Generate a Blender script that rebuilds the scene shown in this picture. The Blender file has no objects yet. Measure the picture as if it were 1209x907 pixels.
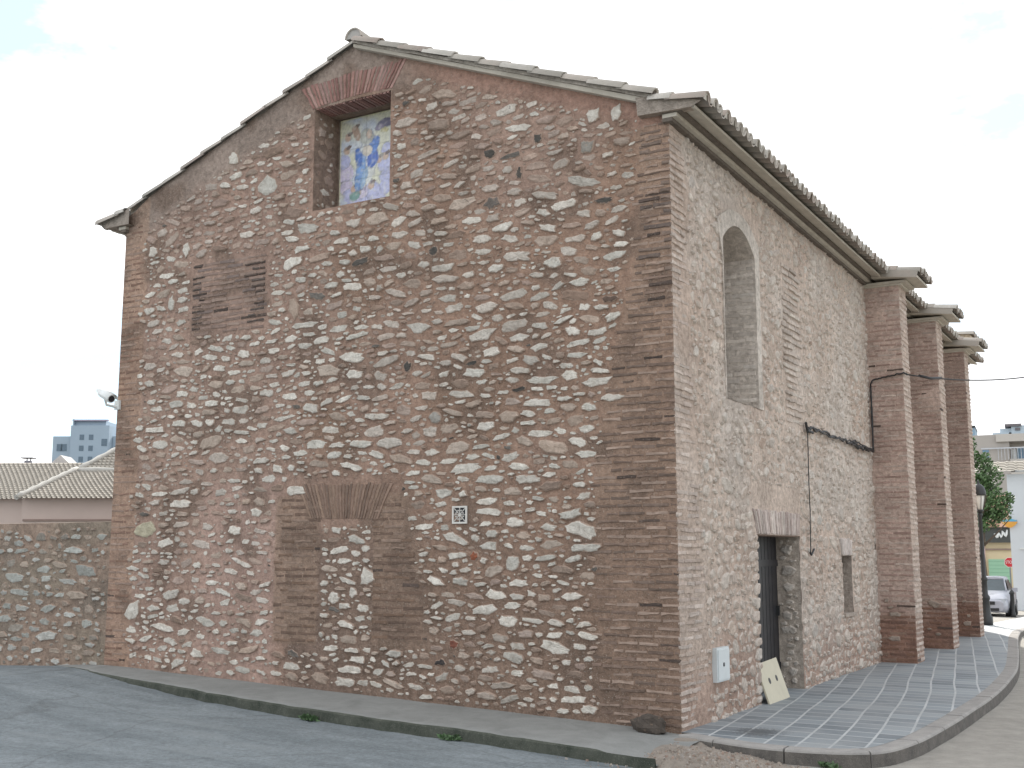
import bpy, math, random
import numpy as np
from mathutils import Vector, Matrix, noise as mn
R = math.radians
rng = random.Random(7)
SC = bpy.context.scene
COL = SC.collection

# ------------------------------------------------------------ camera
cd = bpy.data.cameras.new('camera'); cam = bpy.data.objects.new('camera', cd); COL.objects.link(cam)
cam.location = (4.468, -11.001, 1.75)
cam.rotation_euler = (R(90 + 8.53), 0, R(30.3))
cd.sensor_width = 36; cd.lens = 36 * 1346 / 1209; cd.clip_start = .05; cd.clip_end = 6000
SC.camera = cam
# ------------------------------------------------------------ sky and sun (sun high, behind and left of the chapel)
SUN_EL, SUN_AZ = 38.0, -20.0          # azimuth from +Y towards +X
sd = Vector((math.sin(R(SUN_AZ)) * math.cos(R(SUN_EL)), math.cos(R(SUN_AZ)) * math.cos(R(SUN_EL)), math.sin(R(SUN_EL))))
sl = bpy.data.lights.new('sun', 'SUN'); sl.energy = 4.2; sl.angle = R(.6); sl.color = (1, .95, .87)
so = bpy.data.objects.new('sun', sl); COL.objects.link(so); so.rotation_euler = sd.to_track_quat('Z', 'Y').to_euler()
W = bpy.data.worlds.new('World'); SC.world = W; W.use_nodes = True
nt = W.node_tree; nt.nodes.clear(); N = nt.nodes.new; L = nt.links.new
out = N('ShaderNodeOutputWorld'); bg = N('ShaderNodeBackground'); sky = N('ShaderNodeTexSky')
sky.sky_type = 'NISHITA'; sky.sun_disc = False; sky.sun_elevation = R(SUN_EL); sky.sun_rotation = R(SUN_AZ)
sky.dust_density = .2; sky.ozone_density = 3
bg.inputs['Strength'].default_value = .1
tc = N('ShaderNodeTexCoord'); mp = N('ShaderNodeMapping'); mp.inputs['Scale'].default_value = (1, 1, 2.2); mp.inputs['Location'].default_value = (5.5, 1.2, 2.2)
no = N('ShaderNodeTexNoise'); no.inputs['Scale'].default_value = 3.4; no.inputs['Detail'].default_value = 9; no.inputs['Roughness'].default_value = .58
rp = N('ShaderNodeValToRGB'); rp.color_ramp.elements[0].position = .395; rp.color_ramp.elements[1].position = .505
rp.color_ramp.elements[0].color = (.4, .4, .4, 1); rp.color_ramp.elements[1].color = (1, 1, 1, 1)
mx = N('ShaderNodeMix'); mx.data_type = 'RGBA'; mx.inputs['B'].default_value = (12.2, 12.3, 12.5, 1)
L(tc.outputs['Generated'], mp.inputs[0]); L(mp.outputs[0], no.inputs['Vector']); L(no.outputs['Fac'], rp.inputs[0])
L(rp.outputs[0], mx.inputs['Factor']); tn = N('ShaderNodeMix'); tn.data_type = 'RGBA'; tn.blend_type = 'MULTIPLY'; tn.inputs['Factor'].default_value = 1; tn.inputs['B'].default_value = (.95, 1.18, 1.2, 1); L(sky.outputs[0], tn.inputs['A']); L(tn.outputs['Result'], mx.inputs['A']); L(mx.outputs['Result'], bg.inputs[0]); L(bg.outputs[0], out.inputs[0])
SC.view_settings.view_transform = 'Standard'; SC.view_settings.look = 'None'
SC.view_settings.exposure = 0.45; SC.view_settings.gamma = 1; SC.view_settings.use_curve_mapping = False
SC.render.engine = 'CYCLES'
try: SC.cycles.use_denoising = True
except Exception: pass
SC.cycles.max_bounces = 6

# ------------------------------------------------------------ materials
def nmat(name):
    m = bpy.data.materials.new(name); m.use_nodes = True
    return m, m.node_tree, m.node_tree.nodes['Principled BSDF']

def mixc(t, fac, a, b, mode='MIX'):
    n = t.nodes.new('ShaderNodeMix'); n.data_type = 'RGBA'; n.blend_type = mode
    for s, v in (('Factor', fac), ('A', a), ('B', b)):
        if hasattr(v, 'links'): t.links.new(v, n.inputs[s])
        elif isinstance(v, (int, float)): n.inputs[s].default_value = v
        else: n.inputs[s].default_value = (*v, 1)
    return n.outputs['Result']

def tnoise(t, scale, detail=5, rough=.6, vec=None, dist=0):
    n = t.nodes.new('ShaderNodeTexNoise'); n.inputs['Scale'].default_value = scale; n.inputs['Detail'].default_value = detail
    n.inputs['Roughness'].default_value = rough; n.inputs['Distortion'].default_value = dist
    if vec is None:
        c = t.nodes.new('ShaderNodeTexCoord'); vec = c.outputs['Object']
    t.links.new(vec, n.inputs['Vector']); return n.outputs['Fac']

def ramp(t, v, a, b, ca=(0, 0, 0), cb=(1, 1, 1)):
    n = t.nodes.new('ShaderNodeValToRGB'); n.color_ramp.elements[0].position = a; n.color_ramp.elements[1].position = b
    n.color_ramp.elements[0].color = (*ca, 1); n.color_ramp.elements[1].color = (*cb, 1)
    t.links.new(v, n.inputs[0]); return n.outputs[0]

def bump(t, b, h, strength, dist, prev=None):
    n = t.nodes.new('ShaderNodeBump'); n.inputs['Strength'].default_value = strength; n.inputs['Distance'].default_value = dist
    t.links.new(h, n.inputs['Height'])
    if prev is not None: t.links.new(prev, n.inputs['Normal'])
    t.links.new(n.outputs[0], b.inputs['Normal']); return n.outputs[0]

def attr(t, name='Col'):
    n = t.nodes.new('ShaderNodeAttribute'); n.attribute_name = name; return n

def plain(name, col, rough=.6, metal=0, var=.12, scale=6):
    m, t, b = nmat(name)
    n = tnoise(t, scale, 6)
    c = mixc(t, ramp(t, n, .3, .7), [x * (1 - var) for x in col], [min(1, x * (1 + var)) for x in col])
    t.links.new(c, b.inputs['Base Color']); b.inputs['Roughness'].default_value = rough; b.inputs['Metallic'].default_value = metal
    return m

def m_mortar():
    m, t, b = nmat('lime_mortar'); a = attr(t)
    n1 = tnoise(t, 1.3, 7, .65); n2 = tnoise(t, 14, 8, .7); n3 = tnoise(t, 70, 4, .7)
    c = mixc(t, ramp(t, n1, .35, .65), (.80, .78, .76), (1.14, 1.12, 1.1))
    c = mixc(t, 1.0, a.outputs['Color'], c, 'MULTIPLY')
    c = mixc(t, ramp(t, n2, .30, .72), mixc(t, 1, c, (.58, .56, .54), 'MULTIPLY'), mixc(t, 1, c, (1.32, 1.30, 1.28), 'MULTIPLY'))
    c = mixc(t, ramp(t, n3, .58, .66), c, mixc(t, .6, c, (.52, .46, .40)))
    c = mixc(t, ramp(t, n3, .30, .36, (1, 1, 1), (0, 0, 0)), c, mixc(t, .6, c, (.075, .055, .045)))
    t.links.new(c, b.inputs['Base Color']); b.inputs['Roughness'].default_value = .95
    p = bump(t, b, n2, .9, .04); bump(t, b, n3, .7, .010, p)
    return m

def m_stone(name='rubble_stone', smear=(.36, .265, .21)):
    m, t, b = nmat(name); a = attr(t)
    n1 = tnoise(t, 13, 7, .7, dist=.5); n2 = tnoise(t, 38, 6, .7, dist=.6); n3 = tnoise(t, 22, 5, .7)
    c = mixc(t, ramp(t, n1, .3, .7), mixc(t, 1, a.outputs['Color'], (.66, .63, .60), 'MULTIPLY'), mixc(t, 1, a.outputs['Color'], (1.15, 1.15, 1.15), 'MULTIPLY'))
    c = mixc(t, ramp(t, n2, .33, .43, (1, 1, 1), (0, 0, 0)), c, mixc(t, .55, c, (.13, .10, .085)))
    c = mixc(t, ramp(t, n3, .60, .75), c, mixc(t, .5, c, (.46, .32, .21)))
    n4 = tnoise(t, 5.5, 5, .75, dist=1.2)
    c = mixc(t, ramp(t, n4, .66, .71), c, mixc(t, .8, c, (.045, .04, .038)))
    # mortar smeared over the rim of each stone (alpha of the colour attribute = nearness to the rim)
    e = t.nodes.new('ShaderNodeMath'); e.operation = 'MULTIPLY_ADD'
    t.links.new(a.outputs['Alpha'], e.inputs[0]); e.inputs[1].default_value = .5; t.links.new(n3, e.inputs[2])
    c = mixc(t, ramp(t, e.outputs[0], .66, .80), c, smear)
    t.links.new(c, b.inputs['Base Color']); b.inputs['Roughness'].default_value = .9
    p = bump(t, b, n1, .8, .03); bump(t, b, n2, .6, .012, p)
    return m

def m_brick():
    m, t, b = nmat('old_thin_brick'); a = attr(t)
    n1 = tnoise(t, 12, 6, .7); n2 = tnoise(t, 45, 6, .7)
    c = mixc(t, ramp(t, n1, .3, .7), mixc(t, 1, a.outputs['Color'], (.72, .7, .68), 'MULTIPLY'), mixc(t, 1, a.outputs['Color'], (1.2, 1.2, 1.2), 'MULTIPLY'))
    c = mixc(t, ramp(t, n2, .56, .68), c, mixc(t, .55, c, (.36, .27, .22)))
    t.links.new(c, b.inputs['Base Color']); b.inputs['Roughness'].default_value = .92
    p = bump(t, b, n1, .6, .02); bump(t, b, n2, .5, .008, p)
    return m

def m_tile():
    m, t, b = nmat('weathered_roof_tile'); a = attr(t)
    n1 = tnoise(t, 7, 7, .7); n2 = tnoise(t, 30, 6, .7)
    c = mixc(t, ramp(t, n1, .35, .7), a.outputs['Color'], mixc(t, .6, a.outputs['Color'], (.34, .33, .29)))
    c = mixc(t, ramp(t, n2, .62, .72), c, (.09, .09, .075))
    t.links.new(c, b.inputs['Base Color']); b.inputs['Roughness'].default_value = .9
    bump(t, b, n2, .4, .01)
    return m

def m_vcol(name, rough=.5, nscale=40, amt=.1):
    m, t, b = nmat(name); a = attr(t); n = tnoise(t, nscale, 4)
    c = mixc(t, 1, a.outputs['Color'], ramp(t, n, .3, .7, (1 - amt,) * 3, (1 + amt,) * 3), 'MULTIPLY')
    t.links.new(c, b.inputs['Base Color']); b.inputs['Roughness'].default_value = rough
    return m

def m_asphalt():
    m, t, b = nmat('worn_asphalt')
    c0 = t.nodes.new('ShaderNodeTexCoord'); mpn = t.nodes.new('ShaderNodeMapping'); mpn.inputs['Scale'].default_value = (.35, 1.6, 1); mpn.inputs['Rotation'].default_value = (0, 0, R(-12))
    t.links.new(c0.outputs['Object'], mpn.inputs[0])
    n1 = tnoise(t, 1.1, 8, .68, mpn.outputs[0], .8); n2 = tnoise(t, 60, 4, .7); n3 = tnoise(t, 5, 6, .7); n4 = tnoise(t, 220, 2, .6)
    a = attr(t)
    c = mixc(t, ramp(t, n1, .3, .72), (.115, .138, .15), (.215, .245, .26))
    c = mixc(t, 1, c, ramp(t, n3, .25, .75, (.78, .78, .78), (1.18, 1.18, 1.18)), 'MULTIPLY')
    vo = t.nodes.new('ShaderNodeTexVoronoi'); vo.feature = 'DISTANCE_TO_EDGE'; vo.inputs['Scale'].default_value = .42
    wp = t.nodes.new('ShaderNodeTexNoise'); wp.inputs['Scale'].default_value = 1.6; wp.inputs['Detail'].default_value = 6; t.links.new(c0.outputs['Object'], wp.inputs['Vector'])
    wm = t.nodes.new('ShaderNodeMix'); wm.data_type = 'VECTOR'; wm.inputs['Factor'].default_value = .22; t.links.new(c0.outputs['Object'], wm.inputs['A']); t.links.new(wp.outputs['Color'], wm.inputs['B']); t.links.new(wm.outputs['Result'], vo.inputs['Vector'])
    c = mixc(t, ramp(t, vo.outputs['Distance'], .001, .005, (.4, .4, .4), (0, 0, 0)), c, (.05, .055, .055))
    n6 = tnoise(t, 26, 4, .75); c = mixc(t, 1, c, ramp(t, n6, .3, .7, (.72, .72, .72), (1.3, 1.3, 1.3)), 'MULTIPLY')
    n5 = tnoise(t, .55, 3, .5, mpn.outputs[0]); c = mixc(t, ramp(t, n5, .56, .58, (0, 0, 0), (.45, .45, .45)), c, (.21, .235, .245))
    c2 = mixc(t, ramp(t, n3, .3, .7), (.23, .215, .19), (.33, .31, .275))
    f = t.nodes.new('ShaderNodeMath'); f.operation = 'ADD'; t.links.new(a.outputs['Fac'], f.inputs[0])
    nn = t.nodes.new('ShaderNodeMath'); nn.operation = 'MULTIPLY_ADD'; t.links.new(n3, nn.inputs[0]); nn.inputs[1].default_value = .5; nn.inputs[2].default_value = -.25
    t.links.new(nn.outputs[0], f.inputs[1])
    c = mixc(t, ramp(t, f.outputs[0], .35, .65), c, c2)
    c = mixc(t, ramp(t, n4, .58, .66), c, mixc(t, .5, c, (.40, .40, .38)))
    c = mixc(t, ramp(t, n4, .30, .38, (1, 1, 1), (0, 0, 0)), c, mixc(t, .6, c, (.03, .03, .03)))
    t.links.new(c, b.inputs['Base Color']); b.inputs['Roughness'].default_value = .93
    p = bump(t, b, n3, .3, .03); bump(t, b, n2, .5, .008, p)
    return m

def m_concrete(name, ca, cb, scale=3):
    m, t, b = nmat(name); n1 = tnoise(t, scale, 8, .7, dist=.5); n2 = tnoise(t, 50, 5, .7); n3 = tnoise(t, 180, 2)
    c = mixc(t, ramp(t, n1, .32, .7), ca, cb)
    c = mixc(t, ramp(t, n2, .6, .72), c, mixc(t, .4, c, (.05, .05, .045)))
    c = mixc(t, ramp(t, n3, .62, .7), c, mixc(t, .4, c, (.5, .48, .44)))
    t.links.new(c, b.inputs['Base Color']); b.inputs['Roughness'].default_value = .92
    p = bump(t, b, n1, .3, .03); bump(t, b, n2, .5, .008, p)
    return m

def m_paving():
    m, t, b = nmat('slate_paving'); c0 = t.nodes.new('ShaderNodeTexCoord')
    mpn = t.nodes.new('ShaderNodeMapping'); mpn.inputs['Rotation'].default_value = (0, 0, R(8.5 - 0))
    t.links.new(c0.outputs['UV'], mpn.inputs[0]); mpn.inputs['Rotation'].default_value = (0, 0, 0)
    n0 = tnoise(t, 2.2, 3)
    br = t.nodes.new('ShaderNodeTexBrick'); br.offset = 0; br.inputs['Scale'].default_value = 1
    br.inputs['Brick Width'].default_value = .30; br.inputs['Row Height'].default_value = .30; br.inputs['Mortar Size'].default_value = .014; br.inputs['Mortar Smooth'].default_value = .3
    br.inputs['Color1'].default_value = (.12, .145, .165, 1); br.inputs['Color2'].default_value = (.26, .295, .315, 1); br.inputs['Mortar'].default_value = (.46, .48, .485, 1)
    t.links.new(mpn.outputs[0], br.inputs['Vector'])
    n1 = tnoise(t, 1.1, 8, .7, dist=.6); n2 = tnoise(t, 40, 5, .7)
    # fine ribs across each slab
    wv = t.nodes.new('ShaderNodeTexWave'); wv.bands_direction = 'Y'; wv.inputs['Scale'].default_value = 5.2; wv.inputs['Distortion'].default_value = .5
    t.links.new(mpn.outputs[0], wv.inputs['Vector'])
    c = mixc(t, ramp(t, wv.outputs['Fac'], .05, .3, (.14, .14, .14), (0, 0, 0)), br.outputs['Color'], (.23, .245, .25))
    c = mixc(t, ramp(t, n1, .40, .66, (0, 0, 0), (.7, .7, .7)), c, (.28, .295, .30))
    c = mixc(t, ramp(t, n2, .58, .72), c, mixc(t, .3, c, (.02, .02, .02)))
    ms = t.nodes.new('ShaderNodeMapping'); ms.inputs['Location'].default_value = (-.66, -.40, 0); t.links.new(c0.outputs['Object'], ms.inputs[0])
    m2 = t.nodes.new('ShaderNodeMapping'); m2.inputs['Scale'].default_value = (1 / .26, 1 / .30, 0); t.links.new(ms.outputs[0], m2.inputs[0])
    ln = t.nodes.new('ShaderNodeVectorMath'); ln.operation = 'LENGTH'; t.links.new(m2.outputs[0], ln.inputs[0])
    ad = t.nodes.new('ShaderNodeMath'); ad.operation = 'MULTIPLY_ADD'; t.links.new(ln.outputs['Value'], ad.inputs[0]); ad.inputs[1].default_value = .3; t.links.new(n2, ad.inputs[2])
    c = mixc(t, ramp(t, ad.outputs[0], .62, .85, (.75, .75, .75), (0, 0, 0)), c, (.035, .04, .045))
    t.links.new(c, b.inputs['Base Color']); b.inputs['Roughness'].default_value = .62
    p = bump(t, b, br.outputs['Fac'], -.35, .01); bump(t, b, n2, .35, .006, p)
    return m

MORTAR, STONE, BRICK, TILE = m_mortar(), m_stone(), m_brick(), m_tile()
PALE_STONE = m_stone('pale_rubble_stone', (.55, .49, .435))
ASPH, PAVE = m_asphalt(), m_paving()
APRON = m_concrete('forecourt_concrete', (.185, .19, .182), (.265, .27, .26))
KERBM = m_concrete('kerb_concrete', (.24, .23, .22), (.34, .325, .305), 4)
MOSSY = m_concrete('mossy_step', (.022, .03, .02), (.085, .09, .072), 5)
EARTH = m_concrete('dry_earth', (.18, .155, .13), (.30, .26, .22), 4)
CORN = m_concrete('cornice_plaster', (.42, .385, .325), (.54, .50, .43), 5)
BLACK = plain('black_rubber', (.018, .018, .02), .55)
IRON = plain('black_painted_iron', (.022, .024, .025), .45)
WHITE = plain('white_enamel', (.72, .74, .73), .35, var=.04)
PAINTED = m_vcol('painted_surface', .7, 6, .08)
GLAZE = m_vcol('glazed_ceramic', .28, 60, .04)

# ------------------------------------------------------------ mesh builder
class MB:
    def __init__(s): s.v = []; s.f = []; s.c = []; s.m = []; s.sm = []
    def vert(s, p, c=(.5, .5, .5), a=0.): s.v.append(tuple(p)); s.c.append((c[0], c[1], c[2], a)); return len(s.v) - 1
    def face(s, idx, m=0, smooth=False): s.f.append(idx); s.m.append(m); s.sm.append(smooth)
    def quad(s, pts, c=(.5,) * 3, m=0): s.face([s.vert(p, c) for p in pts], m)
    def box(s, lo, hi, c=(.5,) * 3, m=0, M=None):
        x0, y0, z0 = lo; x1, y1, z1 = hi
        P = [(x0, y0, z0), (x1, y0, z0), (x1, y1, z0), (x0, y1, z0), (x0, y0, z1), (x1, y0, z1), (x1, y1, z1), (x0, y1, z1)]
        if M is not None: P = [tuple(M @ Vector(p)) for p in P]
        for q in ((0, 3, 2, 1), (4, 5, 6, 7), (0, 1, 5, 4), (1, 2, 6, 5), (2, 3, 7, 6), (3, 0, 4, 7)):
            s.face([s.vert(P[i], c) for i in q], m)
    def tube(s, pts, r, seg=8, c=(.5,) * 3, m=0, cap=True):
        pts = [Vector(p) for p in pts]; rs = r if isinstance(r, (list, tuple)) else [r] * len(pts); rings = []
        for i, p in enumerate(pts):
            d = (pts[min(i + 1, len(pts) - 1)] - pts[max(i - 1, 0)]).normalized()
            a = d.orthogonal().normalized() if i == 0 else (pa - d * pa.dot(d)).normalized()
            pa = a; b = d.cross(a)
            rings.append([s.vert(p + (a * math.cos(k * 2 * math.pi / seg) + b * math.sin(k * 2 * math.pi / seg)) * rs[i], c) for k in range(seg)])
        for i in range(len(rings) - 1):
            for k in range(seg): s.face([rings[i][k], rings[i][(k + 1) % seg], rings[i + 1][(k + 1) % seg], rings[i + 1][k]], m, True)
        if cap: s.face(rings[0][::-1], m); s.face(rings[-1], m)
    def lathe(s, prof, o=(0, 0, 0), seg=16, c=(.5,) * 3, m=0):
        rings = [[s.vert((o[0] + r * math.cos(k * 2 * math.pi / seg), o[1] + r * math.sin(k * 2 * math.pi / seg), o[2] + z), c) for k in range(seg)] for r, z in prof]
        for i in range(len(rings) - 1):
            for k in range(seg): s.face([rings[i][k], rings[i][(k + 1) % seg], rings[i + 1][(k + 1) % seg], rings[i + 1][k]], m, True)
        s.face(rings[0][::-1], m); s.face(rings[-1], m)
    def build(s, name, mats, parent=None, loc=None, bevel=0):
        me = bpy.data.meshes.new(name); me.from_pydata(s.v, [], s.f); me.update()
        for mt in (mats if isinstance(mats, (list, tuple)) else [mats]): me.materials.append(mt)
        me.polygons.foreach_set('material_index', s.m); me.polygons.foreach_set('use_smooth', s.sm)
        at = me.color_attributes.new('Col', 'FLOAT_COLOR', 'POINT'); at.data.foreach_set('color', np.array(s.c, dtype=np.float32).ravel())
        o = bpy.data.objects.new(name, me); COL.objects.link(o)
        if parent: o.parent = parent
        if loc: o.location = loc
        if bevel:
            b = o.modifiers.new('bevel', 'BEVEL'); b.width = bevel; b.segments = 2; b.limit_method = 'ANGLE'
        return o

def tag(o, label=None, cat=None, group=None, kind=None):
    for k, v in (('label', label), ('category', cat), ('group', group), ('kind', kind)):
        if v: o[k] = v
    return o
def empty(name, loc=(0, 0, 0), rz=0, **k):
    o = bpy.data.objects.new(name, None); COL.objects.link(o); o.location = loc; o.rotation_euler = (0, 0, rz); o.empty_display_size = .2
    return tag(o, **k)

def vn(u, v, s, seed=0.): return mn.noise(Vector((u * s + seed * 17.3, v * s - seed * 9.1, seed * 3.7)))
def smooth(a, b, x):
    t = min(1, max(0, (x - a) / (b - a))); return t * t * (3 - 2 * t)
def lerp3(a, b, t): return tuple(x + (y - x) * t for x, y in zip(a, b))
def cmul(c, k): return (c[0] * k, c[1] * k, c[2] * k)

# maps from wall coordinates (u along, v up, n outwards) to the world
F = lambda u, v, n: (u, -n, v)               # gable front, looks to -Y
S = lambda u, v, n: (n, u, v)                # long side, looks to +X
def mapY(y0): return lambda u, v, n: (u, y0 - n, v)
def mapX(x0): return lambda u, v, n: (x0 + n, u, v)
def flipok(mp):                              # does the (u, v) order give an outward normal?
    a, b, c, n = Vector(mp(0, 0, 0)), Vector(mp(1, 0, 0)), Vector(mp(0, 1, 0)), Vector(mp(0, 0, 1))
    return (b - a).cross(c - a).dot(n - a) > 0

def grid(mb, mp, us, vs, hole=None, disp=None, col=None, top=None, m=0):
    ok = flipok(mp); idx = {}
    def gv(i, j):
        if (i, j) not in idx:
            u = us[i]; v = vs[j]
            if top: v = min(v, top(u))
            idx[i, j] = mb.vert(mp(u, v, disp(u, v) if disp else 0), col(u, v) if col else (.4,) * 3)
        return idx[i, j]
    for i in range(len(us) - 1):
        for j in range(len(vs) - 1):
            u = (us[i] + us[i + 1]) / 2; v = (vs[j] + vs[j + 1]) / 2
            if hole and hole(u, v): continue
            if top and vs[j] >= max(top(us[i]), top(us[i + 1])): continue
            q = [gv(i, j), gv(i + 1, j), gv(i + 1, j + 1), gv(i, j + 1)]
            mb.face(q if ok else q[::-1], m, True)

def lines(a, b, step, extra=()):
    k = max(1, round((b - a) / step)); xs = [a + (b - a) * i / k for i in range(k + 1)]
    xs = [x for x in xs if all(abs(x - e) > step * .3 for e in extra)] + [e for e in extra if a <= e <= b]
    return sorted(set(xs) | {a, b})

def plate(mb, mp, pts, h, col, inset=.012, dome=.0, rim=True, m=0, base=-.012, jit=.003):
    """a stone or brick face: outline at the mortar, shoulder ring, domed middle"""
    ok = flipok(mp); n = len(pts)
    cu = sum(p[0] for p in pts) / n; cv = sum(p[1] for p in pts) / n
    o = [mb.vert(mp(p[0], p[1], base), col, 1.) for p in pts]
    def ring(k, hh, al):
        r = []
        for p in pts:
            d = math.hypot(p[0] - cu, p[1] - cv); q = max(.1, 1 - k / max(d, 1e-4)) if k > 0 else 1
            r.append(mb.vert(mp(cu + (p[0] - cu) * q, cv + (p[1] - cv) * q, hh + (p[0] - cu) * q * tx + (p[1] - cv) * q * ty + rng.uniform(-jit, jit)), cmul(col, rng.uniform(.94, 1.06)), al))
        return r
    tx, ty = (rng.uniform(-.06, .06), rng.uniform(-.05, .09)) if rim else (0, 0)
    r1 = ring(inset, h * .75, .62 if rim else 0)
    r2 = ring(inset * 2.6, h + dome, 0.)
    c = mb.vert(mp(cu + rng.uniform(-.005, .005), cv, h + dome + rng.uniform(-jit, jit)), col, 0)
    for A, B in ((o, r1), (r1, r2)):
        for i in range(n):
            q = [A[i], A[(i + 1) % n], B[(i + 1) % n], B[i]]; mb.face(q if ok else q[::-1], m, A is not r1)
    for i in range(n):
        q = [r2[i], r2[(i + 1) % n], c]; mb.face(q if ok else q[::-1], m, False)

def brick(mb, mp, q, h, col, m=0):
    """q: four corners; split along the long edge and roughened"""
    k = max(2, int(round(math.dist(q[0], q[1]) / .09)))
    lo = [(q[0][0] + (q[1][0] - q[0][0]) * i / k, q[0][1] + (q[1][1] - q[0][1]) * i / k) for i in range(k + 1)]
    hi = [(q[3][0] + (q[2][0] - q[3][0]) * i / k, q[3][1] + (q[2][1] - q[3][1]) * i / k) for i in range(k + 1)]
    ring = [(p[0] + rng.uniform(-.004, .004), p[1] + rng.uniform(-.005, .005)) for p in lo + hi[::-1]]
    plate(mb, mp, ring, h, col, .006, 0, False, m, jit=.002)

def courses(mb, mp, v0, v1, span, pitch=.078, th=.042, cols=((.25, .165, .12),), dark=.1, pale=.15, mort=(.33, .24, .19), skip=.03, L0=.27, hr=(.002, .011), tilt=0):
    v = v0; k = 0
    while v < v1:
        sp = span(v, k)
        if sp:
            u = sp[0] - (0 if k % 2 == 0 else rng.uniform(.08, .16)) * 0
            first = True
            while u < sp[1] - .03:
                w = L0 * rng.uniform(.8, 1.15) * (.55 if (first and k % 2) else 1); first = False
                u2 = min(u + w, sp[1])
                if sp[1] - u2 < .06: u2 = sp[1]
                if rng.random() > skip:
                    x = rng.random(); c = cmul(cols[rng.randrange(len(cols))], rng.uniform(.82, 1.18))
                    if x < dark: c = cmul((.085, .062, .052), rng.uniform(.7, 1.4))
                    elif x < dark + pale: c = cmul(mort, rng.uniform(.9, 1.15))
                    t = th * rng.uniform(.8, 1.15); a = rng.uniform(-.004, .004); y = v + rng.uniform(-.004, .004)
                    g = rng.uniform(.004, .012)
                    brick(mb, mp, [(u + g / 2, y - t / 2 + a), (u2 - g / 2, y - t / 2 - a), (u2 - g / 2, y + t / 2 - a), (u + g / 2, y + t / 2 + a)], rng.uniform(*hr), c)
                u = u2
        v += pitch * rng.uniform(.95, 1.05); k += 1

def fan(mb, mp, bl, br, tl, tr, n, cols, h=(.004, .012), camber=0):
    """flat arch of upright bricks fanned between two raking edges"""
    for i in range(n):
        a, b = (i + .16) / n, (i + .84) / n; j = rng.uniform(-.015, .015)
        P = lambda p, q, t, c: (p[0] + (q[0] - p[0]) * t, p[1] + (q[1] - p[1]) * t + c * 4 * t * (1 - t))
        c = cmul(cols[rng.randrange(len(cols))], rng.uniform(.8, 1.2))
        b0, b1, t1, t0 = P(bl, br, a, camber), P(bl, br, b, camber), P(tl, tr, b, camber), P(tl, tr, a, camber)
        t0 = (t0[0], t0[1] + j); t1 = (t1[0], t1[1] + j)
        brick(mb, mp, [t0, b0, b1, t1], rng.uniform(*h), c) if flipok(mp) else brick(mb, mp, [t0, b0, b1, t1], rng.uniform(*h), c)

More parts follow.
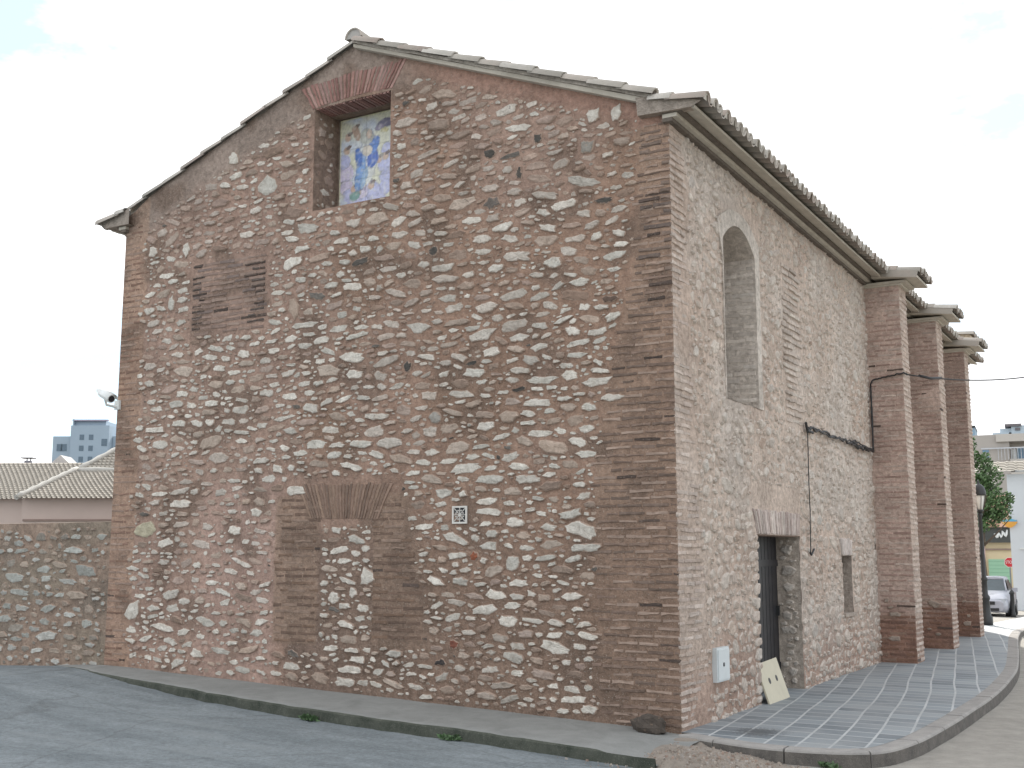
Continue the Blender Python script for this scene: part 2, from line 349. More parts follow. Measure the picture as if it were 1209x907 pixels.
class Field:
    """packs irregular stones on a wall without overlap (1 cm raster)"""
    def __init__(s, u0, u1, v0, v1, res=.012):
        s.u0, s.v0, s.res = u0, v0, res; s.nu = int((u1 - u0) / res) + 1; s.nv = int((v1 - v0) / res) + 1
        s.u1, s.v1 = u1, v1; s.occ = np.zeros((s.nu, s.nv), bool)
        s.U, s.V = np.meshgrid(u0 + np.arange(s.nu) * res, v0 + np.arange(s.nv) * res, indexing='ij')
    def block(s, mask): s.occ |= mask
    def rect(s, a, b, c, d): s.occ |= (s.U > a) & (s.U < b) & (s.V > c) & (s.V < d)
    def shape(s, w, h, ang):
        k = rng.choice((5, 6, 6, 7, 7, 8)); t0 = rng.uniform(0, 6.28); p = rng.uniform(2.0, 3.0); C = []
        for i in range(k):
            t = t0 + 2 * math.pi * (i + rng.uniform(-.28, .28)) / k
            r = (abs(math.cos(t)) ** p + abs(math.sin(t)) ** p) ** (-1 / p) * rng.uniform(.84, 1.2); C.append((r * math.cos(t), r * math.sin(t)))
        T, Q = [], []
        for i in range(k):
            (x0, y0), (x1, y1) = C[i], C[(i + 1) % k]
            for f in (.08, .5, .92) if math.hypot(x1 - x0, y1 - y0) > .75 else (.12, .88):
                x, y = x0 + (x1 - x0) * f, y0 + (y1 - y0) * f; j = 1 + rng.uniform(-.12, .09); T.append(math.atan2(y, x) % (2 * math.pi)); Q.append(math.hypot(x, y) * j)
        o = np.argsort(T); th = np.array(T)[o]; r = np.array(Q)[o]
        return np.concatenate([[th[-1] - 2 * math.pi], th, [th[0] + 2 * math.pi]]), np.concatenate([[r[-1]], r, [r[0]]])
    def place(s, cu, cv, w, h, ang, gap, force=False):
        th, r = s.shape(w, h, ang); a, b = w / 2, h / 2; ca, sa = math.cos(ang), math.sin(ang)
        e = max(a, b) * 1.35 + gap
        i0, i1 = int((cu - e - s.u0) / s.res), int((cu + e - s.u0) / s.res) + 2; j0, j1 = int((cv - e - s.v0) / s.res), int((cv + e - s.v0) / s.res) + 2
        if i0 < 0 or j0 < 0 or i1 > s.nu or j1 > s.nv: return None
        du = s.U[i0:i1, j0:j1] - cu; dv = s.V[i0:i1, j0:j1] - cv
        x = (du * ca + dv * sa) / a; y = (-du * sa + dv * ca) / b
        rr = np.hypot(x, y); lim = np.interp(np.mod(np.arctan2(y, x), 2 * math.pi), th, r)
        if not force and (s.occ[i0:i1, j0:j1] & (rr < lim + gap / max(min(a, b), .6 * max(a, b)))).any(): return None
        s.occ[i0:i1, j0:j1] |= rr < lim + .03
        P = []
        for t, q in zip(th[1:-1], r[1:-1]):
            px, py = q * math.cos(t) * a, q * math.sin(t) * b; P.append((cu + px * ca - py * sa, cv + px * sa + py * ca))
        return P
    def fill(s, mb, mp, classes, colour, hgt, row=0, wob=None, dens=None, rot=.22, m=1):
        cnt = 0
        for (w0, w1, a0, a1, tries, gap) in classes:
            for _ in range(tries):
                cu, cv = rng.uniform(s.u0, s.u1), rng.uniform(s.v0, s.v1)
                if dens and rng.random() > dens(cu, cv): continue
                if row and rng.random() < .65:
                    wv = wob(cu, cv) if wob else 0
                    cv = (round((cv - wv) / row)) * row + wv + rng.uniform(-.018, .018)
                w = rng.uniform(w0, w1); h = w * rng.uniform(a0, a1)
                P = s.place(cu, cv, w, h, rng.gauss(0, rot), gap * rng.uniform(.5, 1.5))
                if P is None: continue
                plate(mb, mp, P, hgt(cu, cv, w), colour(cu, cv), min(.012, h * .10), h * .02, True, m); cnt += 1
        return cnt

# ================================================================= GROUND
def base_z(x, y):
    """made ground: rises to the left along the gable, level beside the long wall, falls away up the street"""
    z = .031 * min(max(-x, 0), 8.4)
    if x < -8.4: z -= .045 * min(-x - 8.4, 2.2)
    if y > 17: z -= .022 * (y - 17)
    return z
def edge_y(x):      # front edge of the concrete forecourt
    P = [(-9.6, .02), (-8.9, -.22), (-8.243, -.473), (-7.589, -.612), (-6.64, -.772), (-5.212, -1.001), (-3.999, -1.155), (-2.982, -1.205), (-1.988, -1.197), (-1.279, -1.239), (-.433, -1.294), (.25, -1.38)]
    for (a, ya), (b, yb) in zip(P, P[1:]):
        if x <= b: return ya + (yb - ya) * (x - a) / (b - a)
    return P[-1][1]
def road_z(x, y):
    s = smooth(-8.6, -5.5, x)
    d = .012 + .105 * s
    z = base_z(x, min(y, 60)) - d - .02 * smooth(0, 2.5, x)
    if y > 60: z -= 0
    return z
def sp(a, b, st): return lines(a, b, st)
xs = [-900, -400, -150, -80, -50, -35] + sp(-30, -13, 1.0) + sp(-12.6, 5, .2) + sp(5.5, 20, 1) + [26, 40, 80, 150, 400, 900]
ys = [-900, -400, -150, -60, -30, -20] + sp(-15, -8, .8) + sp(-7.6, 3, .2) + sp(3.4, 24, .4) + sp(25, 60, 2) + [80, 150, 400, 1500]
g = MB()
def gidx(mb, xs, ys, zf, cf, keep=None):
    id = {}
    for i, x in enumerate(xs):
        for j, y in enumerate(ys): id[i, j] = mb.vert((x, y, zf(x, y)), cf(x, y))
    for i in range(len(xs) - 1):
        for j in range(len(ys) - 1):
            if keep and not keep((xs[i] + xs[i + 1]) / 2, (ys[j] + ys[j + 1]) / 2): continue
            mb.face([id[i, j], id[i + 1, j], id[i + 1, j + 1], id[i, j + 1]], 0, True)
gidx(g, xs, ys, lambda x, y: road_z(x, y) - .07, lambda x, y: (.3, .28, .25))
tag(g.build('ground', m_concrete('town_ground', (.07, .07, .055), (.13, .125, .10), .2)), kind='structure')
g = MB()
xr = [-35] + sp(-30, -13, 1.0) + sp(-12.6, 5, .2) + sp(5.5, 20, 1) + [26]
yr = [-30, -20] + sp(-15, -8, .8) + sp(-7.6, 3, .2) + sp(3.4, 24, .4) + sp(25, 60, 2) + [80]
gidx(g, xr, yr, lambda x, y: road_z(x, y) + .008 * vn(x, y, 1.2, 3), lambda x, y: (smooth(.1, 1.8, x + .25 * (y + 1)),) * 3)
tag(g.build('road', ASPH), kind='structure')

# concrete forecourt along the gable, with its mossy step
g = MB(); X = lines(-9.6, .3, .1); rows = []
for x in X:
    ye = edge_y(x) + .05 * vn(x, 0, 2.3, 5) + .03 * vn(x, 3, 7, 5); r = []
    for k in range(9):
        t = k / 8; y = .05 + (ye - .05) * t
        r.append(g.vert((x, y, base_z(x, y) + .006 * vn(x, y, 2, 6) + .004 - .022 * smooth(-.4, -.05, x) - .012 * t * t - .06 * smooth(-.35, .25, x) * smooth(.3, .8, t)), (.3,) * 3))
    r.append(g.vert((x, ye - .02, base_z(x, ye) - .025), (.2,) * 3)); r.append(g.vert((x, ye - .035 - .02 * vn(x, 1, 5, 2), road_z(x, ye) - .03), (.1,) * 3)); rows.append(r)
for a, b in zip(rows, rows[1:]):
    for k in range(10): g.face([a[k], a[k + 1], b[k + 1], b[k]], 1 if k >= 8 else 0, k < 8)
tag(g.build('forecourt', [APRON, MOSSY]), kind='structure')

# slate pavement beside the long wall, with a curved kerb
KP = [(.02, -.16), (.11, -.2), (.528, -.36), (.9, -.47), (1.368, -.464), (1.786, -.323), (2.018, -.033), (2.131, .524), (2.181, 1.087), (2.228, 2.254), (2.245, 3.28), (2.258, 4.957), (2.195, 6.872), (2.056, 8.928), (1.712, 12.03), (1.3, 15.5), (1.1, 17.5), (.95, 19.5), (.9, 24.), (.9, 34.)]
def dens(P, n):
    o = []
    for i in range(len(P) - 1):
        p0, p1, p2, p3 = P[max(i - 1, 0)], P[i], P[i + 1], P[min(i + 2, len(P) - 1)]
        for k in range(n):
            t = k / n
            o.append(tuple(.5 * (2 * p1[c] + (p2[c] - p0[c]) * t + (2 * p0[c] - 5 * p1[c] + 4 * p2[c] - p3[c]) * t * t + (3 * p1[c] - p0[c] - 3 * p2[c] + p3[c]) * t ** 3) for c in (0, 1)))
    return o + [P[-1]]
kerb = dens(KP, 5)
nrm = []
for i, p in enumerate(kerb):
    a, b = kerb[max(i - 1, 0)], kerb[min(i + 1, len(kerb) - 1)]; d = Vector((b[0] - a[0], b[1] - a[1])).normalized(); nrm.append((d.y, -d.x))
inner = [(p[0] - n[0] * .19, p[1] - n[1] * .19) for p, n in zip(kerb, nrm)]
pz = lambda x, y: base_z(0, y) + .004
me_v, me_f, uvs = [], [], []
NK = 10
for (x, y) in inner:
    yy = y
    for k in range(NK + 1):
        t = k / NK; xx = x * t + (min(x - .02, .05 + 2.45 * -yy) if yy < .02 else -.4) * (1 - t); y2 = yy * t + (yy + .0) * (1 - t)
        me_v.append((xx, y2, pz(xx, y2)))
for i in range(len(inner) - 1):
    for k in range(NK):
        a = i * (NK + 1) + k; me_f.append((a, a + 1, a + NK + 2, a + NK + 1))
g = MB()
for v in me_v: g.vert(v)
for f in me_f: g.face(list(f), 0, True)
pv = g.build('pavement', PAVE); tag(pv, kind='structure')
uvl = pv.data.uv_layers.new(name='UVMap')
for lp in pv.data.loops:
    x, y, z = pv.data.vertices[lp.vertex_index].co
    uvl.data[lp.index].uv = (x + .10 * y + .006 * min(y, 5) ** 2 + .06 * max(0, y - 5) + .02 * vn(x, y, .8, 4), y + .05 * vn(x, y, .7, 9))
g = MB(); acc = 0.; fine = []
for i in range(len(kerb) - 1):
    L_ = math.dist(kerb[i], kerb[i + 1]); m_ = max(1, int(L_ / .09))
    for k in range(m_):
        t = k / m_; fine.append(tuple(tuple(x + (y - x) * t for x, y in zip(A_[i], A_[i + 1])) for A_ in (kerb, inner, nrm)))
st_ = 0
while st_ < len(fine) - 2:
    seg = fine[st_:st_ + 10]; st_ += 9; rows = []; dz = rng.uniform(-.004, .004); tn = rng.uniform(.8, 1.1)
    if len(seg) < 3: break
    for k, (p, q, n) in enumerate(seg):
        tx, ty = -n[1], n[0]; e = .009 if k == 0 else (-.009 if k == len(seg) - 1 else 0)
        sgn = 1 if (seg[-1][0][0] - seg[0][0][0]) * tx + (seg[-1][0][1] - seg[0][0][1]) * ty > 0 else -1
        p = (p[0] + tx * e * sgn, p[1] + ty * e * sgn); q = (q[0] + tx * e * sgn, q[1] + ty * e * sgn)
        z = pz(*p) + dz; zr = road_z(*p)
        rows.append([g.vert((q[0], q[1], z - .06)), g.vert((q[0], q[1], z + .002)), g.vert((p[0] - n[0] * .022, p[1] - n[1] * .022, z + .004)), g.vert((p[0] - n[0] * .006, p[1] - n[1] * .006, z - .006)), g.vert((p[0], p[1], z - .022)), g.vert((p[0] + n[0] * .012, p[1] + n[1] * .012, zr - .05))])
    for a, b in zip(rows, rows[1:]):
        for k in range(5): g.face([a[k], a[k + 1], b[k + 1], b[k]], 1 if k == 4 else 0, False)
    g.face(rows[0]); g.face(rows[-1][::-1])
tag(g.build('kerb', [KERBM, m_concrete('kerb_face', (.07, .065, .06), (.15, .135, .12), 6)]), kind='structure')

# ================================================================= CHAPEL
chapel = empty('old_chapel', (0, 0, 0), label='old rubble-stone chapel with brick corners, tiled gable roof and three side buttresses', cat='chapel')
XL = -8.43; RIDGE = -4.27; TOPR = 8.21; SL = .39; YB = 19.0
gable = lambda u: TOPR - SL * abs(u - RIDGE) + .085 * smooth(-.2, -.7, u) * smooth(XL + .1, XL + .6, u)
NX0, NX1, NZ0, NZ1 = -4.95, -3.72, 6.15, 7.53
M_N = (.335, .228, .185)
def mcol(u, v):
    c = lerp3((0.380, 0.266, 0.219), (0.347, 0.233, 0.176), smooth(-6.5, -2, u + .5 * vn(u, v, .6, 1)))
    c = lerp3(c, (0.398, 0.282, 0.231), smooth(.0, .5, vn(u, v, .45, 2)))
    c = lerp3(c, (0.291, 0.196, 0.145), smooth(.1, .5, vn(u, v, .8, 8)))
    c = lerp3(c, (0.341, 0.278, 0.242), smooth(.75, .35, gable(u) - v + .2 * vn(u, v, 2, 3)) * smooth(-2.4, -4.2, u))      # grey render under the left rake
    c = lerp3(c, (0.409, 0.261, 0.210), smooth(.45, .2, gable(u) - v) * smooth(-4, -2.6, u))
    d = smooth(-6.9, -6.6, u) * smooth(-5.2, -5.5, u) * smooth(2.9, 2.6, v)
    c = lerp3(c, (0.437, 0.309, 0.263), d)                                                                   # smooth pink patch
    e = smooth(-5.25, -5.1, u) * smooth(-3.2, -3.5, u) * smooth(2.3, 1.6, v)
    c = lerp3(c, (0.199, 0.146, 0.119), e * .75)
    if .7 < v < 2.5 and (-5.4 < u < -4.7 or -3.88 < u < -3.35 + .2 * (2.4 - v)): c = lerp3(c, (0.335, 0.242, 0.185), .75)
    if u > -quoin_w(v) and v < 6.4: c = lerp3(c, (0.375, 0.267, 0.204), .8)
    if u < XL + .45: c = lerp3(c, (0.427, 0.291, 0.213), .6)
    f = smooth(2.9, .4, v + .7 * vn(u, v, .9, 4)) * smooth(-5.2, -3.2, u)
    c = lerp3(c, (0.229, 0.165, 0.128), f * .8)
    c = lerp3(c, (0.274, 0.189, 0.142), .7 * smooth(-1.6, -.3, u + .6 * vn(u, v, .8, 6)) * smooth(5.5, 3, v))
    c = lerp3(c, (0.203, 0.145, 0.113), .75 * smooth(.12, .38, vn(u, v, 2.1, 16)))
    return c
def quoin_w(v, k=0):        # brick corner gets wider towards the ground
    w = .38 + .55 * smooth(5.6, 2.4, v)
    return w
front = MB()
fu = lines(XL, 0, .05, (NX0, NX1)); fv = lines(-.35, 8.3, .05, (NZ0, NZ1))
def fdisp(u, v):
    e = min(1, min(u - XL, -u) / .15)
    return (.012 * vn(u, v, 1.6, 1) + .008 * vn(u, v, 5, 2) + .006 * vn(u, v, 11, 3)) * max(0, e)
F2 = lambda u, v, n: (u, -(n + fdisp(u, v)), v)
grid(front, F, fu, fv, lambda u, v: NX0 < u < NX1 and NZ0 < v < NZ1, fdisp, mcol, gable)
fld = Field(XL, 0, -.3, 8.3)
U, V = fld.U, fld.V; G = TOPR - SL * np.abs(U - RIDGE)
fld.block(V > G - np.where(U < RIDGE, .34, .2)); fld.block((V > 7.75) & (np.abs(U - RIDGE) < 1.0))
fld.rect(-5.2, -3.42, 7.5, 7.95); fld.rect(NX0 - .03, NX1 + .03, NZ0, NZ1 + .1)
fld.rect(-7.07, -5.68, 4.7, 5.76)
fld.block((V < 6.0) & (U > -(.38 + .55 * np.clip((5.6 - V) / 3.2, 0, 1)) + .05 * np.sin(V * 9))); fld.block((V >= 6.0) & (U > -.36))
fld.block(U < XL + .42 + .1 * np.sin(V * 7))
fld.rect(-5.4, -4.68, .62, 2.5); fld.block((U > -3.86) & (U < -3.40 + .30 * np.clip((2.4 - V) / 1.5, 0, 1) + .04 * np.sin(V * 11)) & (V > .7) & (V < 2.42)); fld.rect(-5.15, -3.5, 2.12, 2.7)
fld.rect(-2.78, -2.5, 2.07, 2.34)
fld.block(V < (-.031 * U + .03))
ZF = lambda u: .031 * -u
PALE, GREY, TANC, PINKC, BRWN, DARK = (.66, .625, .565), (.555, .535, .485), (.44, .345, .28), (.385, .285, .24), (.27, .19, .145), (.085, .078, .07)
def fcol(u, v):
    x = rng.random()
    up = smooth(4.0, 6.8, v)
    if x < .50 - .16 * up: c = PALE
    elif x < .66 - .16 * up: c = GREY
    elif x < .86: c = TANC
    elif x < .93: c = PINKC
    elif x < .992: c = BRWN
    else: c = DARK
    if c == DARK: return cmul(c, rng.uniform(.8, 2.2))
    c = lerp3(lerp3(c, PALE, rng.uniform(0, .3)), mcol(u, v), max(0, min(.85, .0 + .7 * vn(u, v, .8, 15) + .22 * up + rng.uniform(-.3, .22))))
    return cmul(c, rng.uniform(.86, 1.16))
fh = lambda u, v, w: rng.uniform(.003, .012) + (.022 * rng.random() ** 2 if w > .09 else 0)
# notable stones, where they stand in the wall
for (u, v, w, h, c, a) in [(-2.25, 6.43, .20, .13, DARK, .1), (-1.62, 6.5, .15, .12, DARK, .1), (-1.86, 6.12, .11, .2, DARK, .0), (-2.22, 5.83, .26, .16, (.16, .14, .125), .1), (-.98, 6.27, .2, .2, (.3, .28, .25), .2),
        (-.78, 5.62, .22, .1, DARK, 0), (-.9, 6.62, .2, .2, PALE, 0), (-.62, 6.6, .19, .21, PALE, 0), (-.72, 4.5, .22, .1, (.13, .09, .07), 0), (-3.0, 3.35, .2, .19, (.38, .36, .33), 0), (-1.62, 3.42, .44, .11, PALE, .02),
        (-.72, 3.42, .32, .1, PALE, 0), (-1.1, 2.02, .36, .17, PALE, -.3), (-1.05, 1.82, .4, .1, GREY, 0), (-2.45, 1.73, .13, .14, (.30, .10, .05), 0), (-4.2, 3.95, .34, .13, PALE, .05), (-7.2, 5.95, .17, .24, PALE, .1),
        (-7.85, 6.0, .24, .2, PALE, 0), (-7.45, 5.2, .16, .24, GREY, 0), (-3.96, 1.5, .24, .26, PALE, 0), (-4.15, 1.3, .17, .16, PALE, 0), (-4.45, 1.25, .22, .17, PALE, 0), (-5.72, 6.62, .34, .26, GREY, .1), (-5.2, 4.9, .2, .32, TANC, .2),
        (-2.9, .55, .16, .11, (.05, .045, .045), 0), (-2.72, .75, .13, .12, (.24, .09, .06), 0), (-7.9, 1.0, .34, .28, PALE, 0), (-7.75, 2.1, .42, .24, (.5, .46, .34), .1), (-5.1, 2.55, .34, .14, PALE, 0), (-1.95, 1.65, .22, .2, GREY, 0),
        (-2.3, 1.15, .4, .13, PALE, 0), (-6.35, 7.1, .2, .2, PALE, 0), (-6.3, 6.85, .24, .15, PALE, .3), (-3.4, 3.98, .14, .17, DARK, 0), (-3.05, 5.35, .15, .13, DARK, 0)]:
    P = fld.place(u, v, w, h, a, 0, True)
    if P: plate(front, F2, P, .014, c, .012, .004, True, 1)
wob = lambda u, v: .10 * vn(u, v, .5, 6) + .04 * vn(u, v, 1.7, 3)
def fdens(u, v):
    d = .95
    if -6.95 < u < -5.3 and v < 2.85: d = .22
    d *= .75 + .25 * smooth(-.35, .1, vn(u, v, .75, 11))
    return d
fld.fill(front, F2, [(.25, .42, .24, .44, 800, .012), (.15, .28, .30, .58, 20000, .010), (.08, .16, .38, .8, 40000, .008), (.07, .14, .36, .75, 40000, .005), (.035, .08, .45, 1., 40000, .005)], fcol, fh, .128, wob, fdens, .15)
# stones low on the wall between the blocked doorway jambs
def niche_box(mb, mp, u0, u1, v0, v1, d, cj, cb, back=True):
    ok = flipok(mp)
    def strip(a, b, k=8, dirn=None):
        pass
    def q(P, c):
        ids = [mb.vert(mp(*p), c) for p in P]; mb.face(ids if ok else ids[::-1], 0)
    q([(u0, v0, 0), (u0, v0, -d), (u0, v1, -d), (u0, v1, 0)][::-1], cj); q([(u1, v0, 0), (u1, v0, -d), (u1, v1, -d), (u1, v1, 0)], cj)
    q([(u0, v1, 0), (u1, v1, 0), (u1, v1, -d), (u0, v1, -d)][::1], cj); q([(u0, v0, 0), (u1, v0, 0), (u1, v0, -d), (u0, v0, -d)][::-1], cj)
    if back: q([(u0, v0, -d), (u1, v0, -d), (u1, v1, -d), (u0, v1, -d)], cb)
niche_box(front, F, NX0, NX1, NZ0, NZ1, .5, (.31, .235, .19), (.35, .29, .25))
# jamb stones of the niche (left jamb faces +X)
jf = Field(.0, .5, NZ0, NZ1)
jm = lambda u, v, n: (NX0 + n, u, v)
jf.fill(front, jm, [(.12, .24, .4, .8, 300, .02), (.06, .12, .5, 1, 300, .02)], fcol, lambda *a: rng.uniform(.003, .014))
# reveal, rear and far walls
front.quad([(XL, .0, -.35), (XL, 0, 6.55), (XL, .5, 6.55), (XL, .5, -.35)], M_N)
front.build('gable_wall', [MORTAR, STONE], chapel)

# ---- brick corners, patches and arches of the gable
BR = ((0.188, 0.134, 0.106), (0.213, 0.150, 0.119), (0.167, 0.122, 0.098))
q = MB()
def qs(v, k):
    w = quoin_w(v) * (1 if k % 3 else .82) + rng.uniform(-.05, .08)
    return (-w, .006)
courses(q, F2, .06, 6.42, qs, cols=BR, dark=.07, pale=.34, mort=(.32, .24, .195), hr=(.002, .012), th=.030)
courses(q, F2, 4.6, 6.38, lambda v, k: (-.30 + rng.uniform(-.1, .06), .006), cols=((.14, .108, .093), (.20, .15, .122)), dark=.15, pale=.1, pitch=.078, hr=(.012, .020), skip=.25)
BS = ((.46, .39, .345), (.42, .35, .31), (.49, .425, .38))
courses(q, S, .06, 6.42, lambda v, k: (-.006, .42 + .35 * smooth(4, 1, v) + rng.uniform(-.1, .1)), cols=BS, dark=.0, pale=.25, mort=(.42, .345, .295), hr=(.003, .014))
q.build('brick_quoin', BRICK, chapel)
q = MB()
courses(q, F2, .34, 6.45, lambda v, k: (XL - .004, XL + .34 + .12 * (k % 2) + rng.uniform(-.05, .08)), cols=((0.225, 0.138, 0.100), (0.251, 0.158, 0.119)), dark=.035, pale=.4, mort=(.31, .225, .18), th=.030, hr=(.001, .008))
LW = lambda u, v, n: (XL - n, -u, v)
courses(q, LW, .34, 6.45, lambda v, k: (-.5, .002), cols=((.30, .22, .18),), dark=.05, pale=.3)
q.build('brick_quoin', BRICK, chapel)
q = MB()
courses(q, F2, 4.72, 5.74, lambda v, k: (-7.04 + rng.uniform(-.03, .05) + (0 if k % 2 else .07), -5.70 + rng.uniform(-.07, .03)), cols=((0.232, 0.168, 0.140), (0.273, 0.197, 0.164), (0.197, 0.151, 0.135)), dark=.06, pale=.25, mort=(.27, .20, .165), pitch=.073)
courses(q, F2, 4.8, 5.72, lambda v, k: (-7.04, -6.78 + rng.uniform(-.1, .03)), cols=((.10, .08, .07),), dark=.5, pale=.0, pitch=.0785, th=.03, hr=(.012, .018), skip=.25)
courses(q, F2, 4.8, 5.66, lambda v, k: (-6.0 + rng.uniform(-.1, .1), -5.72), cols=((.10, .08, .07),), dark=.5, pale=.0, pitch=.0785, th=.03, hr=(.012, .018), skip=.3)
q.build('blocked_window', BRICK, chapel)
q = MB()
BD = ((0.167, 0.110, 0.082), (0.188, 0.122, 0.086), (0.146, 0.097, 0.073))
courses(q, F2, .72, 2.48, lambda v, k: (-5.36 + rng.uniform(-.06, .06), -4.74 + (.06 if k % 2 else 0)), cols=BD, dark=.03, pale=.2, mort=(.25, .18, .14), pitch=.086, th=.036, hr=(.001, .008))
q.build('doorway_jamb', BRICK, chapel); q = MB()
courses(q, F2, .80, 2.42, lambda v, k: (-3.88, -3.42 + .30 * min(1, max(0, (2.4 - v) / 1.5)) + rng.uniform(-.08, .06)), cols=BD, dark=.04, pale=.18, mort=(.25, .18, .14), pitch=.086, th=.036, hr=(.001, .009))
q.build('doorway_jamb', BRICK, chapel)
q = MB()
fan(q, F2, (-4.85, 2.19), (-3.80, 2.17), (-5.08, 2.63), (-3.58, 2.60), 27, ((0.244, 0.168, 0.129), (0.215, 0.151, 0.117), (0.290, 0.203, 0.152)), (.004, .013))
q.build('flat_brick_arch', BRICK, chapel)
q = MB()
AR = ((.31, .175, .15), (.27, .145, .125), (.36, .225, .20))
fan(q, F2, (-4.99, 7.53), (-3.70, 7.55), (-5.20, 7.86), (-3.46, 7.89), 25, AR, (.004, .014), .03)
for i in range(22):                                        # bricks of the soffit, seen from below
    u = NX0 + .02 + (NX1 - NX0 - .04) * i / 22
    q.box((u, .004, NZ1 - rng.uniform(.008, .022)), (u + .040, .30, NZ1 + .05), cmul(AR[i % 3], rng.uniform(.8, 1.15)))
q.build('niche_arch', BRICK, chapel)

# ---- glazed tile picture in the niche: a robed figure on clouds with small heads around it
def paint(s, t):
    """s 0..1 across, t 0..1 up"""
    nz = lambda a, k: vn(s * 1.0, t * 1.5, a, k)
    c = lerp3((.62, .62, .50), (.55, .60, .68), smooth(-.3, .3, nz(3, 1)))
    def ell(cx, cy, rx, ry, rot=0):
        x, y = s - cx, (t - cy) * 1.5; ca, sa = math.cos(rot), math.sin(rot); x, y = x * ca + y * sa, -x * sa + y * ca
        return math.hypot(x / rx, y / (ry * 1.5)) + .12 * nz(9, 5)
    ink = (.16, .17, .26)
    def blob(cx, cy, rx, ry, col, rot=0, line=True):
        nonlocal c
        d = ell(cx, cy, rx, ry, rot)
        if d < 1: c = lerp3(col, cmul(col, .72), smooth(.2, .9, d) * (.5 + .5 * nz(7, 2)))
        elif line and d < 1.14 and nz(13, 8) > -.1: c = lerp3(c, ink, .45)
    for (cx, cy, r) in [(.12, .42, .16), (.88, .45, .16), (.9, .3, .14), (.14, .27, .13), (.3, .12, .15), (.5, .10, .15), (.72, .13, .16), (.86, .2, .12), (.2, .18, .12), (.62, .2, .14), (.92, .58, .13), (.08, .55, .12), (.42, .2, .13)]:
        blob(cx, cy, r, r * .62, (.50, .52, .74) if (cx * 7 % 1) < .6 else (.60, .55, .70))
    for (cx, cy) in [(.15, .80), (.28, .87), (.86, .52), (.74, .50), (.36, .19), (.28, .24), (.60, .24), (.13, .66)]:
        blob(cx, cy, .06, .042, (.56, .42, .34)); blob(cx + .04, cy + .035, .05, .02, (.2, .16, .15), .4, False)
    blob(.84, .87, .14, .05, (.20, .19, .27), .15); blob(.75, .84, .09, .03, (.33, .3, .4), .2); blob(.84, .80, .07, .03, (.6, .55, .3), 0, False)
    blob(.32, .82, .06, .08, (.45, .33, .26), .3)
    blob(.52, .50, .17, .27, (.68, .70, .68), -.12)                  # robe
    blob(.40, .42, .09, .23, (.20, .34, .62), -.16); blob(.36, .57, .07, .10, (.10, .20, .52), .2); blob(.62, .52, .11, .09, (.09, .17, .50), -.35)
    blob(.64, .66, .09, .10, (.12, .24, .58), -.5); blob(.47, .33, .05, .12, (.30, .44, .62), -.3)
    blob(.52, .62, .09, .06, (.66, .60, .52), .3); blob(.50, .77, .12, .085, (.45, .46, .42), .5); blob(.55, .79, .05, .05, (.60, .47, .38), 0)
    blob(.30, .16, .10, .05, (.22, .36, .34), .2)
    if min(abs(s * 4 % 1 - .5), 9) > .485 or abs(t * 6 % 1 - .5) > .485: c = cmul(c, .72)
    e = min(s, 1 - s, t * 1.5, (1 - t) * 1.5)
    if e < .03: c = lerp3(c, (.62, .60, .36), .6)
    k = 1 + .18 * vn(s * 1.0, t * 1.5, 26, 31) + .2 * vn(s, t * 1.5, 55, 32)
    c = lerp3(c, (.66, .66, .60), max(0, min(.35, .8 * vn(s, t * 1.5, 17, 33))))
    return tuple(min(.85, x * 1.12 * k) for x in c)
q = MB(); nu, nv = 66, 99; PX0, PX1, PZ0, PZ1 = -4.90, -4.02, 6.22, 7.60
ids = [[None] * (nv + 1) for _ in range(nu + 1)]
for i in range(nu + 1):
    for j in range(nv + 1):
        s_, t_ = i / nu, j / nv
        c = paint(s_, t_)
        ids[i][j] = q.vert((PX0 + (PX1 - PX0) * s_, .470, PZ0 + (7.515 - PZ0) * t_), c)
for i in range(nu):
    for j in range(nv): q.face([ids[i][j], ids[i + 1][j], ids[i + 1][j + 1], ids[i][j + 1]])
q.box((PX0, .4702, PZ0), (PX1, .4985, 7.515), (.6, .58, .5))
tp = q.build('tile_picture', GLAZE, chapel); tag(tp, 'glazed tile picture of a blue-robed figure on lavender clouds')

# ---- pierced ventilation tile
q = MB(); vx, vz, h = -2.643, 2.203, .1
q.box((vx - h, -.006, vz - h), (vx + h, .02, vz + h), (.03, .03, .035))
for (a, b, c_, d) in ((-h, h, -h, -h + .02), (-h, h, h - .02, h), (-h, -h + .02, -h + .02, h - .02), (h - .02, h, -h + .02, h - .02)):
    q.box((vx + a, -.022, vz + c_), (vx + b, -.004, vz + d), (.62, .60, .56))
for k in range(8):
    a = k * math.pi / 4; M = Matrix.Translation((vx, -.013 - .0004 * k, vz)) @ Matrix.Rotation(a, 4, 'Y')
    q.box((.012, -.006, -.004), (.084 if k % 2 == 0 else .105, .006, .003), (.62, .60, .56), M=M)
    M2 = Matrix.Translation((vx, -.0135 - .0004 * k, vz)) @ Matrix.Rotation(a + math.pi / 8, 4, 'Y') @ Matrix.Translation((.052, 0, 0)) @ Matrix.Rotation(math.pi / 4, 4, 'Y')
    q.box((-.007, -.005, -.007), (.007, .005, .007), (.62, .60, .56), M=M2)
q.box((vx - .018, -.021, vz - .018), (vx + .018, -.004, vz + .018), (.62, .60, .56))
tag(q.build('vent_grille', PAINTED, chapel), 'small white pierced ventilation tile')

